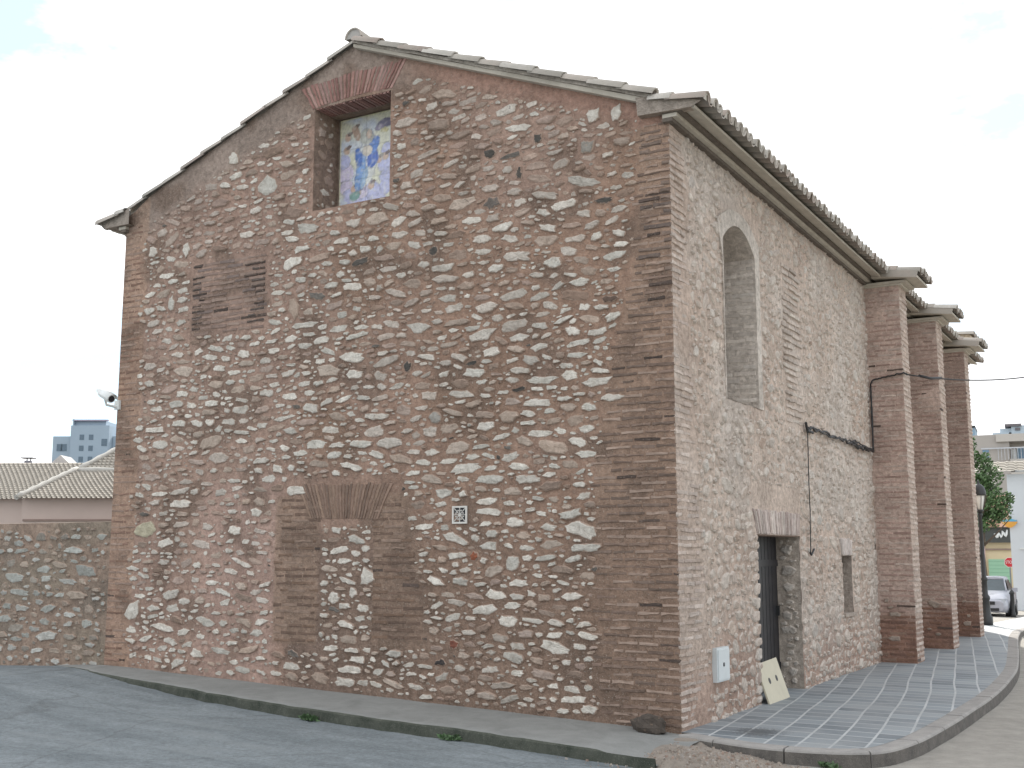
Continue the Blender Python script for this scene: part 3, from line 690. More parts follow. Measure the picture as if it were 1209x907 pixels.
# ---- long side wall (X = 0)
S_N = (.43, .365, .31)
WY0, WY1, WZ0, WZS, WZA = 1.57, 2.74, 3.55, 5.48, 5.74     # arched window
DY0, DY1, DZ1 = 2.51, 4.29, 2.0                            # door
TY0, TY1, TZ0, TZ1 = 6.46, 7.05, .88, 1.74                 # slot window
def scol(u, v):
    c = lerp3((0.561, 0.477, 0.419), (0.515, 0.422, 0.364), smooth(-.2, .35, vn(u, v, .7, 21)))
    c = lerp3(c, (0.577, 0.522, 0.479), smooth(.0, .45, vn(u, v, .9, 22)))
    c = lerp3(c, (0.371, 0.251, 0.200), .75 * smooth(1.2, .2, v + .5 * vn(u, v, 1.1, 23)))
    return c
side = MB()
su = lines(0, YB, .07, (WY0, WY1, DY0, DY1, TY0, TY1)); sv = lines(-.35, 6.45, .06, (WZ0, WZA, DZ1, TZ0, TZ1))
inwin = lambda u, v: WY0 < u < WY1 and WZ0 < v < WZA
hole = lambda u, v: inwin(u, v) or (DY0 < u < DY1 and v < DZ1) or (TY0 < u < TY1 and TZ0 < v < TZ1)
def sdisp(u, v):
    e = min(1, u / .15)
    return (.018 * vn(u, v, 1.3, 31) + .014 * vn(u, v, 4, 32) + .009 * vn(u, v, 9, 33)) * max(0, e)
S2 = lambda u, v, n: (n + sdisp(u, v), u, v)
grid(side, S, su, sv, hole, sdisp, scol)
sf = Field(0, 9.0, -.1, 6.42)
sf.rect(WY0 - .03, WY1 + .20, WZ0 - .06, WZA + .3); sf.rect(DY0 - .0, DY1 + .0, -.2, DZ1); sf.rect(DY0 - .16, DY1 + .05, DZ1, DZ1 + .33); sf.rect(TY0 - .02, TY1 + .02, TZ0 - .05, TZ1 + .3)
sf.rect(3.85, 4.72, 3.5, 5.75); sf.block(sf.U < .45 + .3 * np.clip((4 - sf.V) / 3, 0, 1)); sf.rect(.84, 1.33, .36, .8)
sf.rect(2.3, 4.4, 2.3, 2.62)
def stc(u, v):
    x = rng.random()
    c = (.60, .545, .485) if x < .45 else ((.57, .535, .49) if x < .65 else ((.49, .41, .345) if x < .95 else (.40, .31, .25)))
    c = lerp3(c, scol(u, v), rng.uniform(.0, .75))
    return cmul(c, rng.uniform(.84, 1.10))
sf.fill(side, S2, [(.2, .32, .4, .8, 250, .012), (.12, .22, .45, .9, 4500, .010), (.07, .13, .5, 1, 13000, .009), (.04, .07, .5, 1, 13000, .008)], stc, lambda u, v, w: rng.uniform(.004, .030), .13, wob, None, .4)
def reveal(mb, mp, u0, u1, v0, v1, d, c): niche_box(mb, mp, u0, u1, v0, v1, d, c, c, False)
reveal(side, S, DY0, DY1, -.3, DZ1, .5, (.50, .45, .40)); reveal(side, S, TY0, TY1, TZ0, TZ1, .45, (.42, .37, .33))
# rough stones of the far door jamb
jf = Field(-.32, 0, .0, DZ1); jm2 = lambda u, v, n: (u, DY1 - n, v)
jf.fill(side, jm2, [(.16, .3, .5, .9, 300, .02), (.09, .15, .5, 1, 500, .015), (.05, .09, .5, 1, 300, .01)], lambda u, v: cmul((.52, .48, .435), rng.uniform(.8, 1.12)), lambda *a: rng.uniform(.012, .04))
# ragged near edge of the doorway
v = .03
while v < DZ1 - .08:
    h_ = rng.uniform(.07, .15); w_ = rng.uniform(.1, .22); o_ = rng.uniform(-.01, .05)
    plate(side, S, [(DY0 - w_, v), (DY0 - w_ * .5, v - .01), (DY0 + o_ * .6, v + .01), (DY0 + o_, v + h_ * .5), (DY0 + o_ * .5, v + h_), (DY0 - w_ * .6, v + h_), (DY0 - w_, v + h_ * .6)], rng.uniform(.012, .03), stc(2.4, v), .014, .004, True, 1, -.05); v += h_ + .02
side.build('long_wall', [MORTAR, PALE_STONE], chapel)
# brick panel and lintels on the long wall
q = MB()
courses(q, S, 3.55, 5.7, lambda v, k: (3.92 + rng.uniform(-.08, .08), 4.68 + rng.uniform(-.1, .1)), cols=((.47, .41, .365), (.43, .37, .325)), dark=.0, pale=.2, mort=(.5, .45, .40), pitch=.092, th=.05, hr=(.010, .026))
q.build('brick_panel', BRICK, chapel)
q = MB()
fan(q, S, (DY0 - .02, DZ1 + .003), (DY1, DZ1 + .003), (DY0 - .14, DZ1 + .30), (DY1 + .06, DZ1 + .30), 30, ((.50, .43, .40), (.42, .35, .32), (.54, .48, .44)), (.012, .022))
for i in range(30): q.box((-.32, DY0 + .01 + (DY1 - DY0 - .02) * i / 30, DZ1 - .012), (-.012, DY0 + .05 + (DY1 - DY0 - .02) * i / 30, DZ1 + .03), (.30, .22, .18))
q.build('flat_brick_arch', BRICK, chapel)
q = MB()
fan(q, S, (TY0 - .02, TZ1 + .003), (TY1 + .02, TZ1 + .003), (TY0 - .06, TZ1 + .26), (TY1 + .06, TZ1 + .26), 10, ((.54, .49, .46), (.50, .44, .41)), (.012, .02))
q.build('flat_brick_arch', BRICK, chapel)
q = MB(); q.box((-.44, TY0 - .03, TZ0 - .045), (.035, TY1 + .05, TZ0 + .004), (.42, .37, .33)); q.build('window_sill', MORTAR, chapel)
q = MB(); q.box((-.43, TY0, TZ0), (-.41, TY1, TZ1), (.02, .02, .022)); q.build('window_pane', BLACK, chapel)

# ---- arched window: plastered surround, deep reveals
PL = (.58, .545, .505)
arc = []
for k in range(13):
    t = k / 12; u = WY0 + (WY1 - WY0) * t; arc.append((u, WZS + (WZA - WZS) * (1 - (2 * t - 1) ** 2)))
q = MB(); A = []
inner_ = [(WY0, WZ0)] + [(WY0, WZ0 + (WZS - WZ0) * k / 8) for k in range(1, 8)] + arc + [(WY1, WZ0 + (WZS - WZ0) * k / 8) for k in range(7, 0, -1)] + [(WY1, WZ0)]
cu, cv = (WY0 + WY1) / 2, 4.6
def outw(p):
    u, v = p; jj = .03 * vn(u, v, 4, 41)
    if v >= WZS - .001:
        t = (u - cu) / (WY1 - cu); return (u + (.17 + jj) * t, v + .19 + jj)
    return (u + (.17 + jj if u > cu else -.025 + .3 * jj), v)
O = [outw(p) for p in inner_]
for i in range(len(inner_) - 1):
    a, b, c_, d = inner_[i], inner_[i + 1], O[i + 1], O[i]
    q.face([q.vert(S(p[0], p[1], .016 + (.0 if n_ < 2 else .0)), PL) for n_, p in enumerate((a, b, c_, d))], 0)
    q.face([q.vert(S(*p), PL) for p in ((*d, .016), (*c_, .016), (*c_, -.03), (*d, -.03))], 0)
    q.face([q.vert(S(*p), (.64, .595, .55)) for p in ((*a, .016), (*a, -.62), (*b, -.62), (*b, .016))], 0)
q.face([q.vert(S(*p), PL) for p in ((WY0, WZ0, .016), (WY1, WZ0, .016), (WY1, WZ0 + .12, -.62), (WY0, WZ0 + .12, -.62))], 0)
wn = q.build('arched_window', MORTAR, chapel)
q = MB()
for (mpx, sgn) in ((lambda u, v, n: (u, WY1 - n, v), 1),):
    courses(q, mpx, WZ0 + .12, WZS, lambda v, k: (-.6, -.0 - .01), cols=((.62, .565, .51), (.57, .515, .465)), dark=.0, pale=.3, mort=(.64, .59, .54), pitch=.085, th=.05, hr=(.003, .007))
q.build('brick_reveal', BRICK, wn)
q = MB(); q.box((-.63, WY0, WZ0), (-.615, WY1, WZA + .05), (.02, .02, .022)); q.build('pane', BLACK, wn)

# ---- door
dr = MB(); dr.box((-.37, DY0 - .05, 0.0), (-.32, DY1 + .05, DZ1 + .05), (.024, .024, .027)); dl = dr.build('door', plain('dark_metal_door', (.02, .02, .023), .5), chapel)
q = MB()
for k in range(12): q.box((-.321, DY0 + .14 * k, .02), (-.312, DY0 + .14 * k + .125, DZ1 - .005))
q.box((-.313, DY0, .25), (-.304, DY1, .34)); q.box((-.313, DY0, 1.6), (-.304, DY1, 1.69)); q.build('boards', plain('dark_door_boards', (.022, .022, .026), .45, var=.35, scale=9), dl)
q = MB(); q.box((-.32, DY1 - .12, .95), (-.27, DY1 - .08, 1.08), (.2,) * 3); q.build('handle', IRON, dl)

# ---- the walls that turn away from the street, and the mass behind
q = MB()
q.box((XL + .002, YB - .4, -.35), (-.002, YB, 6.45), M_N)
q.quad([(XL, YB, -.35), (XL, .5, -.35), (XL, .5, 6.55), (XL, YB, 6.55)][::-1], M_N)
q.face([q.vert(p, M_N) for p in ((XL, YB - .2, 6.45), (RIDGE, YB - .2, TOPR - .1), (0, YB - .2, 6.45))])
q.build('rear_wall', MORTAR, chapel)

# ---- roof
def add_tile(mb, p, up, sd_, nr, ln, r0, r1, c, seg=6, convex=1, th=.013, endm=None):
    p, up, sd_, nr = Vector(p), Vector(up), Vector(sd_), Vector(nr); A = []
    for (q_, r) in ((0, r0), (ln, r1)):
        for rr in (r, r - th):
            A.append([mb.vert(p + up * q_ + sd_ * (math.cos(math.pi * k / seg) * rr) + nr * (convex * math.sin(math.pi * k / seg) * rr), c) for k in range(seg + 1)])
    o0, i0, o1, i1 = A
    for k in range(seg):
        f = [o0[k], o0[k + 1], o1[k + 1], o1[k]]; mb.face(f if convex > 0 else f[::-1], 0, True)
        mb.face([i0[k], i1[k], i1[k + 1], i0[k + 1]], 0, True); mb.face([o0[k], i0[k], i0[k + 1], o0[k + 1]], 0)
    if endm is not None:
        cc = mb.vert(p + up * .02, endm)
        for k in range(seg): mb.face([mb.vert(p + up * .02 + sd_ * (math.cos(math.pi * kk / seg) * (r0 - th)) + nr * (convex * math.sin(math.pi * kk / seg) * (r0 - th)), endm) for kk in (k, k + 1)] + [cc], 0)
TC = ((.44, .39, .345), (.47, .43, .385), (.39, .325, .285), (.50, .47, .43), (.39, .36, .32))
tcol = lambda: cmul(TC[rng.randrange(5)], rng.uniform(.85, 1.15))
def roof_side(mb, sgn, xe, x1, sl, zr_at, y0, y1, per=.205, ln=.40, end=True, xk=None):
    """tiles from the eave xe up to x1; sgn +1 for the right-hand slope"""
    up = Vector((-sgn, 0, sl)).normalized(); nr = Vector((sgn * sl, 0, 1)).normalized(); sd_ = Vector((0, 1, 0))
    length = abs(xe - x1) * math.hypot(1, sl); n = max(1, int(math.ceil(length / ln)))
    y = y0
    while y < y1:
        for k in range(n):
            p = Vector((xe, y + rng.uniform(-.016, .016), zr_at)) + up * (k * ln + (rng.uniform(-.022, .012) if k == 0 else 0)) + nr * (.012 + rng.uniform(-.006, .008))
            last = (k == n - 1); l = min(ln + .06, length - k * ln)
            if l < .08: continue
            add_tile(mb, p + nr * .018, up + nr * -.03 + sd_ * rng.uniform(-.04, .04), sd_, nr, l, .098 * rng.uniform(.93, 1.04), .082, tcol(), 6, 1, .016, (.55, .52, .47) if (k == 0 and end and rng.random() < .92) else None)
            if k == 0 or y < y0 + .3: add_tile(mb, p + Vector((0, per / 2, 0)) + nr * .075, up, sd_, nr, l, .092, .08, tcol(), 5, -1)
        y += per
r = MB()
# main slopes; they flatten over the cornice
zt = lambda x: TOPR + .03 - SL * abs(x - RIDGE)
roof_side(r, 1, -.12, RIDGE, SL, zt(-.12) + .01, -.07, YB + .1, end=False)
roof_side(r, -1, 2 * RIDGE + .12, RIDGE, SL, zt(-.12) + .01, .03, YB + .1, end=False)
roof_side(r, 1, .46, -.2, .19, 6.475, -.07, 8.45)
roof_side(r, 1, .46, -.2, .19, 6.475, 8.5, YB + .1)
roof_side(r, -1, 2 * RIDGE - .36, 2 * RIDGE + .2, .22, 6.48, -.07, YB + .1)
rf = r.build('tiled_roof', TILE, chapel)
r = MB(); y = -.10
while y < YB:
    add_tile(r, (RIDGE + .0, y, TOPR + .115), (0, 1, .015), (1, 0, 0), (0, 0, 1), .46, .135, .115, tcol(), 8, 1, .016, (.42, .40, .38)); y += .42
r.build('ridge_tiles', TILE, rf)
r = MB(); T = (.36, .31, .275)
for sgn in (1, -1):                                       # roof deck and pale bedding under the verge
    x0 = RIDGE + sgn * 4.2; xe = RIDGE + sgn * (4.60 if sgn > 0 else 4.5)
    P = [(RIDGE, TOPR + .035), (x0, zt(x0)), (xe, 6.475), (xe, 6.44), (x0, zt(x0) - .06), (RIDGE, TOPR - .01)]
    a = [r.vert((p[0], -.085 if sgn > 0 else .02, p[1]), (.42, .39, .355)) for p in P]; b = [r.vert((p[0], YB + .1, p[1]), T) for p in P]
    for (i, j, k, l) in ((0, 1, 4, 5), (1, 2, 3, 4)):
        r.face([a[i], a[l], a[k], a[j]]); r.face([b[i], b[j], b[k], b[l]])
    for i in range(6): j = (i + 1) % 6; r.face([a[i], a[j], b[j], b[i]])
r.build('roof_deck', CORN, rf)
# verge mortar with uneven lower lip, sits on the gable
r = MB()
for sgn in (1,):
    n = 60
    for i in range(n):
        x = RIDGE + sgn * 4.25 * i / n; x2 = RIDGE + sgn * 4.25 * (i + 1) / n
        d = .0 + .015 * vn(x, 0, 3, 51); d2 = .0 + .015 * vn(x2, 0, 3, 51)
        lip = -.100 - .012 * vn(x, 2, 4, 52); lip2 = -.100 - .012 * vn(x2, 2, 4, 52)
        P = [(x, lip, zt(x) + .05), (x2, lip2, zt(x2) + .05), (x2, lip2, zt(x2) + .005 - d2), (x, lip, zt(x) + .005 - d)]
        P = P if sgn < 0 else P[::-1]
        r.quad(P, (.50, .47, .43)); r.quad([P[3], P[2], (P[2][0], .02, P[2][2]), (P[3][0], .02, P[3][2])] if sgn < 0 else [P[1], P[0], (P[0][0], .02, P[0][2]), (P[1][0], .02, P[1][2])], (.33, .28, .245))
r.build('verge_mortar', MORTAR, rf)
# cornice of two oversailing courses, both long sides
q = MB()
for (x1, z0, z1, c) in ((.06, 6.360, 6.402, 1), (.115, 6.402, 6.445, 0), (.175, 6.445, 6.478, 1)):  # lowest and top courses near-black: shadow gaps under the eave painted as colour
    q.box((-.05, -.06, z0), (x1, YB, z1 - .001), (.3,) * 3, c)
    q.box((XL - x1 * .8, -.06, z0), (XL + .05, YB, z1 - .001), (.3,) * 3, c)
q.build('cornice', [CORN, m_concrete('shadow_gap_course', (.085, .072, .06), (.17, .14, .115), 6)], chapel)
# eave fill between cornice and tiles at the two gable corners
q = MB()
q.face([q.vert(p, (.36, .32, .285)) for p in ((-.32, -.105, 6.47), (.30, -.105, 6.45), (.42, -.105, 6.50), (-.12, -.105, 6.66), (-.34, -.105, 6.68))])
q.face([q.vert(p, (.33, .28, .24)) for p in ((-.32, -.105, 6.47), (-.32, .02, 6.47), (.30, .02, 6.45), (.30, -.105, 6.45))])
q.build('kneeler', MORTAR, chapel); q = MB()
q.face([q.vert(p, (.36, .32, .285)) for p in ((XL - .34, -.105, 6.45), (XL + .16, -.105, 6.45), (XL + .16, -.105, 6.68), (XL, -.105, 6.65), (XL - .36, -.105, 6.51))])
q.face([q.vert(p, (.33, .28, .24)) for p in ((XL - .34, -.105, 6.45), (XL - .34, .3, 6.45), (XL + .16, .02, 6.45), (XL + .16, -.105, 6.45))])
q.build('kneeler', MORTAR, chapel)

# ---- buttresses
def bcol(u, v):
    c = lerp3((0.533, 0.421, 0.374), (0.477, 0.367, 0.320), smooth(-.2, .4, vn(u, v, 1.2, 61)))
    return lerp3(c, (0.250, 0.135, 0.096), .85 * smooth(.95, .55, v + .25 * vn(u, v, 2, 62)))
for bi, (y0, y1, xo) in enumerate(((8.71, 9.28, .58), (12.03, 12.64, .59), (15.72, 16.25, .53))):
    b = MB(); tone = (1.0, .88, .78)[bi]
    fm, sm_ = mapY(y0), mapX(xo)
    cB = lambda u, v: cmul(bcol(u + bi * 3, v), tone)
    cX = lambda u, v: cmul(lerp3((.52, .44, .385), bcol(u, v), .25 if v > .8 else .65), 1)
    dB = lambda u, v: .010 * vn(u, v, 3, 63 + bi) + .006 * vn(u, v, 9, 64) if .03 < u < xo - .03 else 0
    grid(b, fm, lines(0, xo, .06), lines(-.3, 6.34, .06), None, dB, cB)
    grid(b, sm_, lines(y0, y1, .07), lines(-.3, 6.34, .08), None, None, cX)
    b.quad([(0, y1, -.3), (0, y1, 6.3), (xo, y1, 6.3), (xo, y1, -.3)], (.4, .3, .25))
    bf = Field(.02, xo - .03, .1, 1.5)
    bf.fill(b, fm, [(.16, .26, .4, .7, 6, .03), (.08, .14, .4, .8, 8, .03)], lambda u, v: cmul((.38, .32, .275), rng.uniform(.8, 1.1)), lambda *a: rng.uniform(.02, .03))
    bt = b.build('buttress', [MORTAR, STONE], chapel)
    b = MB()
    pb = ((0.370, 0.259, 0.222), (0.336, 0.233, 0.197), (0.421, 0.303, 0.262)); pb = tuple(cmul(p, tone) for p in pb)
    courses(b, fm, .75, 6.28, lambda v, k: (.01 + rng.uniform(0, .05), xo + .006 + rng.uniform(-.006, .010)), cols=pb, dark=.008, pale=.3, mort=cmul((.46, .38, .335), tone), pitch=.086, th=.032, hr=(.002, .010))
    courses(b, fm, .05, .75, lambda v, k: (.01, xo + .004), cols=((.21, .12, .085), (.18, .105, .08)), dark=.03, pale=.1, mort=(.25, .17, .13), pitch=.086, th=.045)
    courses(b, sm_, .05, 6.28, lambda v, k: (y0 - .004, y1), cols=((.47, .385, .335), (.43, .345, .295)), dark=.01, pale=.3, mort=(.50, .43, .38), pitch=.086, th=.045, hr=(.004, .018))
    b.build('brickwork', BRICK, bt)
    cp = MB(); ya, yb = y0 - .13, y1 + .17
    zc = (6.43, 6.41, 6.37)[bi]; xe = xo + .40
    up = .15
    roof_side(cp, 1, xe, .22, .17, zc, ya + .03, yb, per=.19)
    cp.quad([(.2, ya - .06, zc + .15), (.2, ya - .06, zc + .03), (xe - .06, ya - .06, zc - .07), (xe - .03, ya - .06, zc + .05)], (.36, .32, .28))
    cap = cp.build('cap_roof', TILE, bt)
    cb = MB()
    cb.box((.0, y0 - .03, 6.30 - .03 * bi), (xo + .05, y1 + .05, 6.335 - .03 * bi), (.3,) * 3)
    cb.box((.0, y0 - .06, 6.335 - .03 * bi), (xo + .14, y1 + .08, 6.375 - .03 * bi), (.3,) * 3)
    P = [(.02, zc + .03), (xe - .06, zc - .06), (xe - .06, zc - .02), (.02, zc + .13)]
    a = [cb.vert((p[0], ya - .05, p[1])) for p in P]; c_ = [cb.vert((p[0], yb + .05, p[1])) for p in P]
    cb.face(a); cb.face(c_[::-1])
    for i in range(4): j = (i + 1) % 4; cb.face([a[j], a[i], c_[i], c_[j]])
    cb.build('corbel', CORN, bt)
# roof corner of the higher rear wing
q = MB(); P = [(-.9, 7.32), (.27, 7.17), (.36, 7.0), (.30, 6.96), (-.9, 6.90)]
a = [q.vert((p[0], 18.5, p[1]), (.46, .39, .30)) for p in P]; c_ = [q.vert((p[0], 19.5, p[1]), (.3, .27, .24)) for p in P]
q.face(a); q.face(c_[::-1])
for i in range(5): j = (i + 1) % 5; q.face([a[j], a[i], c_[i], c_[j]])
q.box((-5, 19.02, -.5), (-1.1, 19.6, 6.92), (.42, .34, .29))
q.build('rear_wing', MORTAR, chapel)
r = MB(); roof_side(r, 1, .36, -.9, .13, 7.08, 18.52, 19.4, per=.2); r.build('rear_wing_tiles', TILE, chapel)

# ================================================================= THINGS ON AND BY THE CHAPEL
# CCTV camera on the left corner
cc = empty('cctv_camera', (-8.46, -.02, 3.83), label='white bullet security camera on the left brick corner of the chapel', cat='security camera')
d = Vector((.90, -.16, -.40)).normalized(); o0 = Vector((-.10, -.16, .19))
q = MB(); q.tube([o0, o0 + d * .015, o0 + d * .28, o0 + d * .30], [.05, .064, .064, .058], 14, (.7,) * 3); hs = q.build('housing', WHITE, cc)
q = MB(); q.tube([o0 + d * .298, o0 + d * .304], [.047, .045], 14); q.build('lens', plain('dark_glass', (.02, .02, .025), .15), hs)
q = MB()
up_ = Vector((0, 0, 1)); sdv = d.cross(up_).normalized(); un = sdv.cross(d)
pr = [o0 + d * t + sdv * (math.cos(a) * .074) + un * (math.sin(a) * .074) for t in (-.01, .335) for a in [math.pi * k / 8 for k in range(9)]]
idd = [q.vert(p) for p in pr]; pr2 = [q.vert(Vector(p) - un * 0 + (Vector(p) - (o0 + d * t)).normalized() * .006) for p, t in zip(pr, [-.01] * 9 + [.335] * 9)]
for k in range(8):
    q.face([idd[k], idd[k + 9], idd[k + 10], idd[k + 1]], 0, True); q.face([pr2[k], pr2[k + 1], pr2[k + 10], pr2[k + 9]], 0, True)
    q.face([idd[k], idd[k + 1], pr2[k + 1], pr2[k]]); q.face([idd[k + 9], pr2[k + 9], pr2[k + 10], idd[k + 10]])
q.build('sunshield', WHITE, cc)
q = MB(); q.tube([o0 + d * .12 - un * .04, Vector((-.02, -.13, .01)), Vector((.06, .0, -.02))], [.018, .02, .02], 8); q.box((.0, -.012, -.05), (.10, .02, .08)); q.build('bracket', WHITE, cc, bevel=.004)

# meter cabinet
mc = empty('meter_cabinet', (0, 1.085, .40), label='small pale grey metal meter cabinet on the long wall left of the door', cat='meter box')
MC = plain('pale_grey_plastic', (.56, .60, .61), .45, var=.05)
q = MB(); q.box((-.03, -.19, 0), (.055, .19, .36)); q.build('case', MC, mc, bevel=.008)
q = MB(); q.box((.055, -.168, .02), (.068, .168, .34)); dd = q.build('door', MC, mc, bevel=.004)
q = MB(); q.box((.068, -.03, .16), (.075, -.0, .20)); q.build('lock', IRON, dd)

# board leaning in the doorway
q = MB(); M = Matrix.Translation((.10, 2.92, -.005)) @ Matrix.Rotation(R(-18), 4, 'Y') @ Matrix.Rotation(R(2), 4, 'X')
BDM = plain('beige_board', (.50, .46, .35), .6, var=.06)
q.box((-.02, -.40, 0), (.0, .40, .50), M=M)
bd = q.build('leaning_board', BDM); tag(bd, 'beige board with two dark hand holes leaning in the chapel doorway', 'board')
q = MB()
for yy in (-.13, .15):
    q = MB(); q.tube([M @ Vector((-.0, yy, .27)), M @ Vector((.0025, yy, .27))], .038, 12); q.build('hand_hole', BLACK, bd)

# overhead supply cable
def wig(pts, n, amp, seed):
    o = []
    for i in range(len(pts) - 1):
        a, b = Vector(pts[i]), Vector(pts[i + 1])
        for k in range(n):
            t = k / n; p = a.lerp(b, t); o.append(p + Vector((abs(vn(i + t * 6, 0, 1.7, seed)) * amp * .6, vn(i + t * 6, 1, 1.7, seed) * amp * .5, vn(i + t * 6, 2, 1.9, seed) * amp)))
    return o + [Vector(pts[-1])]
q = MB()
y0 = 8.69; xo = .60
q.tube(wig([(.035, 4.72, 3.50), (.04, 5.6, 3.52), (.04, 6.8, 3.50), (.045, 7.9, 3.46), (.05, 8.62, 3.47)], 10, .05, 71), .017, 6)
q.tube(wig([(.045, 4.74, 3.52), (.05, 6.1, 3.47), (.045, 7.4, 3.53), (.05, 8.64, 3.50)], 10, .05, 73), .011, 6)
q.tube(wig([(.045, 7.2, 3.50), (.06, 7.9, 3.48), (.055, 8.6, 3.48)], 8, .05, 75), .022, 6)
q.tube(wig([(.04, 4.66, 3.58), (.04, 4.74, 3.46), (.045, 5.0, 3.46)], 6, .04, 74), .02, 6)
q.tube(wig([(.05, 8.64, 3.47), (.05, 8.64, 4.0), (.05, 8.65, 4.62), (.09, 8.665, 4.70), (.3, y0 - .02, 4.74), (xo, y0 - .02, 4.78), (xo + .05, y0 + .1, 4.76)], 8, .022, 72), .015, 6)
q.tube(wig([(.05, 8.64, 3.47), (.055, 8.66, 4.1), (.05, 8.66, 4.6)], 6, .02, 78), .012, 6)
q.tube(wig([(.05, 4.72, 3.50), (.04, 4.72, 2.9), (.045, 4.70, 2.3), (.045, 4.66, 1.78)], 8, .012, 76), .008, 6)
q.tube([(.05, 4.62, 1.78), (.055, 4.66, 1.75), (.055, 4.80, 1.83)], .014, 6)
A_, B_ = Vector((xo + .05, y0 + .1, 4.76)), Vector((3.6, 16.2, 6.1)); ARC = []
for k in range(25):
    t = k / 24; ARC.append(A_.lerp(B_, t) - Vector((0, 0, .32 * 4 * t * (1 - t))))
q.tube(ARC, .013, 6)
q.tube([p + Vector((.0, 0, .012 * (-1) ** i)) for i, p in enumerate(ARC[1:4])], .026, 6)
tag(q.build('supply_cable', BLACK), 'black electric cable strung along the long wall and across the buttress', 'cable')

# boulder at the foot of the corner
q = MB(); nb = []
for i in range(9):
    for k in range(14):
        th, ph = math.pi * i / 8, 2 * math.pi * k / 14
        n_ = Vector((math.sin(th) * math.cos(ph), math.sin(th) * math.sin(ph), math.cos(th))); r_ = 1 + .45 * mn.noise(n_ * 1.9 + Vector((3, 1, 0))) + .28 * mn.noise(n_ * 4.3)
        nb.append(q.vert((n_.x * .19 * r_, n_.y * .11 * r_, .06 + n_.z * .115 * r_), cmul((.075, .062, .052), 1 + .4 * mn.noise(n_ * 3)), 0))
for i in range(8):
    for k in range(14): q.face([nb[i * 14 + k], nb[(i + 1) * 14 + k], nb[(i + 1) * 14 + (k + 1) % 14], nb[i * 14 + (k + 1) % 14]], 0, False)
tag(q.build('boulder', STONE, loc=(-.30, -.16, .0)), 'rough brown boulder at the foot of the near brick corner', 'rock')

# weeds along the step
LEAF = m_vcol('weed_leaf', .6, 30, .25)
def weed(x, y, z, n, s, label):
    q = MB()
    for _ in range(n):
        a = rng.uniform(0, 6.28); e = rng.uniform(.3, 1.2); l = s * rng.uniform(.5, 1.1); d_ = Vector((math.cos(a) * math.cos(e), math.sin(a) * math.cos(e), math.sin(e))); w = d_.orthogonal().normalized() * l * .16
        b0 = Vector((rng.uniform(-s, s) * .9, rng.uniform(-s, s) * .3, 0)); c = cmul((.055, .10, .04), rng.uniform(.6, 1.5))
        q.face([q.vert(b0, c), q.vert(b0 + d_ * l * .5 + w, c), q.vert(b0 + d_ * l - Vector((0, 0, l * .2)), c), q.vert(b0 + d_ * l * .5 - w, c)])
    tag(q.build('weed', LEAF, loc=(x, y, z)), label, 'weed', 'weeds along the kerbs')
weed(-3.75, edge_y(-3.75) - .06, road_z(-3.75, -1.2), 60, .11, 'green weed in the mossy step below the blocked doorway')
weed(-1.95, edge_y(-1.95) - .06, road_z(-1.95, -1.2), 60, .10, 'green weed in the mossy step nearer the brick corner')
weed(1.6, -.50, road_z(1.6, -.5) + .01, 70, .09, 'low green weed at the foot of the curved pavement kerb')

# rubble and grit where the forecourt meets the pavement
q = MB()
for _ in range(1500):
    x, y = rng.gauss(.75, .55), rng.gauss(-1.0, .33)
    if x < -.3 and y > edge_y(x) - .05: continue
    if x < .1 and y > edge_y(x) + .5: continue
    if y > -.30 - .2 * min(x, 1) and x > .1: continue
    s_ = rng.choice((.004, .005, .006, .007, .009, .012, .018)); c = cmul(rng.choice(((.30, .26, .22), (.24, .2, .165), (.34, .31, .28), (.27, .2, .16))), rng.uniform(.7, 1.2))
    z = road_z(x, y) - .03 + (.112 - .06 * smooth(.3, 1.3, x)) * smooth(1.25, .5, math.hypot((x - .55) / .95, (y + .72 + .12 * x) / .58) + .25 * vn(x, y, 3, 81)) + .014 * vn(x, y, 7, 82)
    z = max(z, road_z(x, y) + .004)
    T_ = [(x + s_ * rng.uniform(.7, 1.2) * math.cos(a), y + s_ * rng.uniform(.7, 1.2) * math.sin(a), z - .004) for a in (0, 1.25, 2.5, 3.8, 5.0)]
    a = [q.vert(p, c) for p in T_]; t = [q.vert((x + (p[0] - x) * .6, y + (p[1] - y) * .6, z + s_ * rng.uniform(.6, 1)), c) for p in T_]
    q.face(t)
    for k in range(5): q.face([a[k], a[(k + 1) % 5], t[(k + 1) % 5], t[k]])
tag(q.build('gravel', m_vcol('grit', .9, 60, .2)), kind='stuff')
q = MB(); n = 26
gx = lines(-.55, 1.9, .05); gy = lines(-1.85, .0, .05); zz = lambda x, y: road_z(x, y) - .03 + (.112 - .06 * smooth(.3, 1.3, x)) * smooth(1.25, .5, math.hypot((x - .55) / .95, (y + .72 + .12 * x) / .58) + .25 * vn(x, y, 3, 81)) + .014 * vn(x, y, 7, 82) + .11 * smooth(.5, .1, math.hypot(x - .12, (y + .17) * 1.6))
gidx(q, gx, gy, zz, lambda x, y: (.3,) * 3)
tag(q.build('dirt_patch', EARTH), kind='structure')

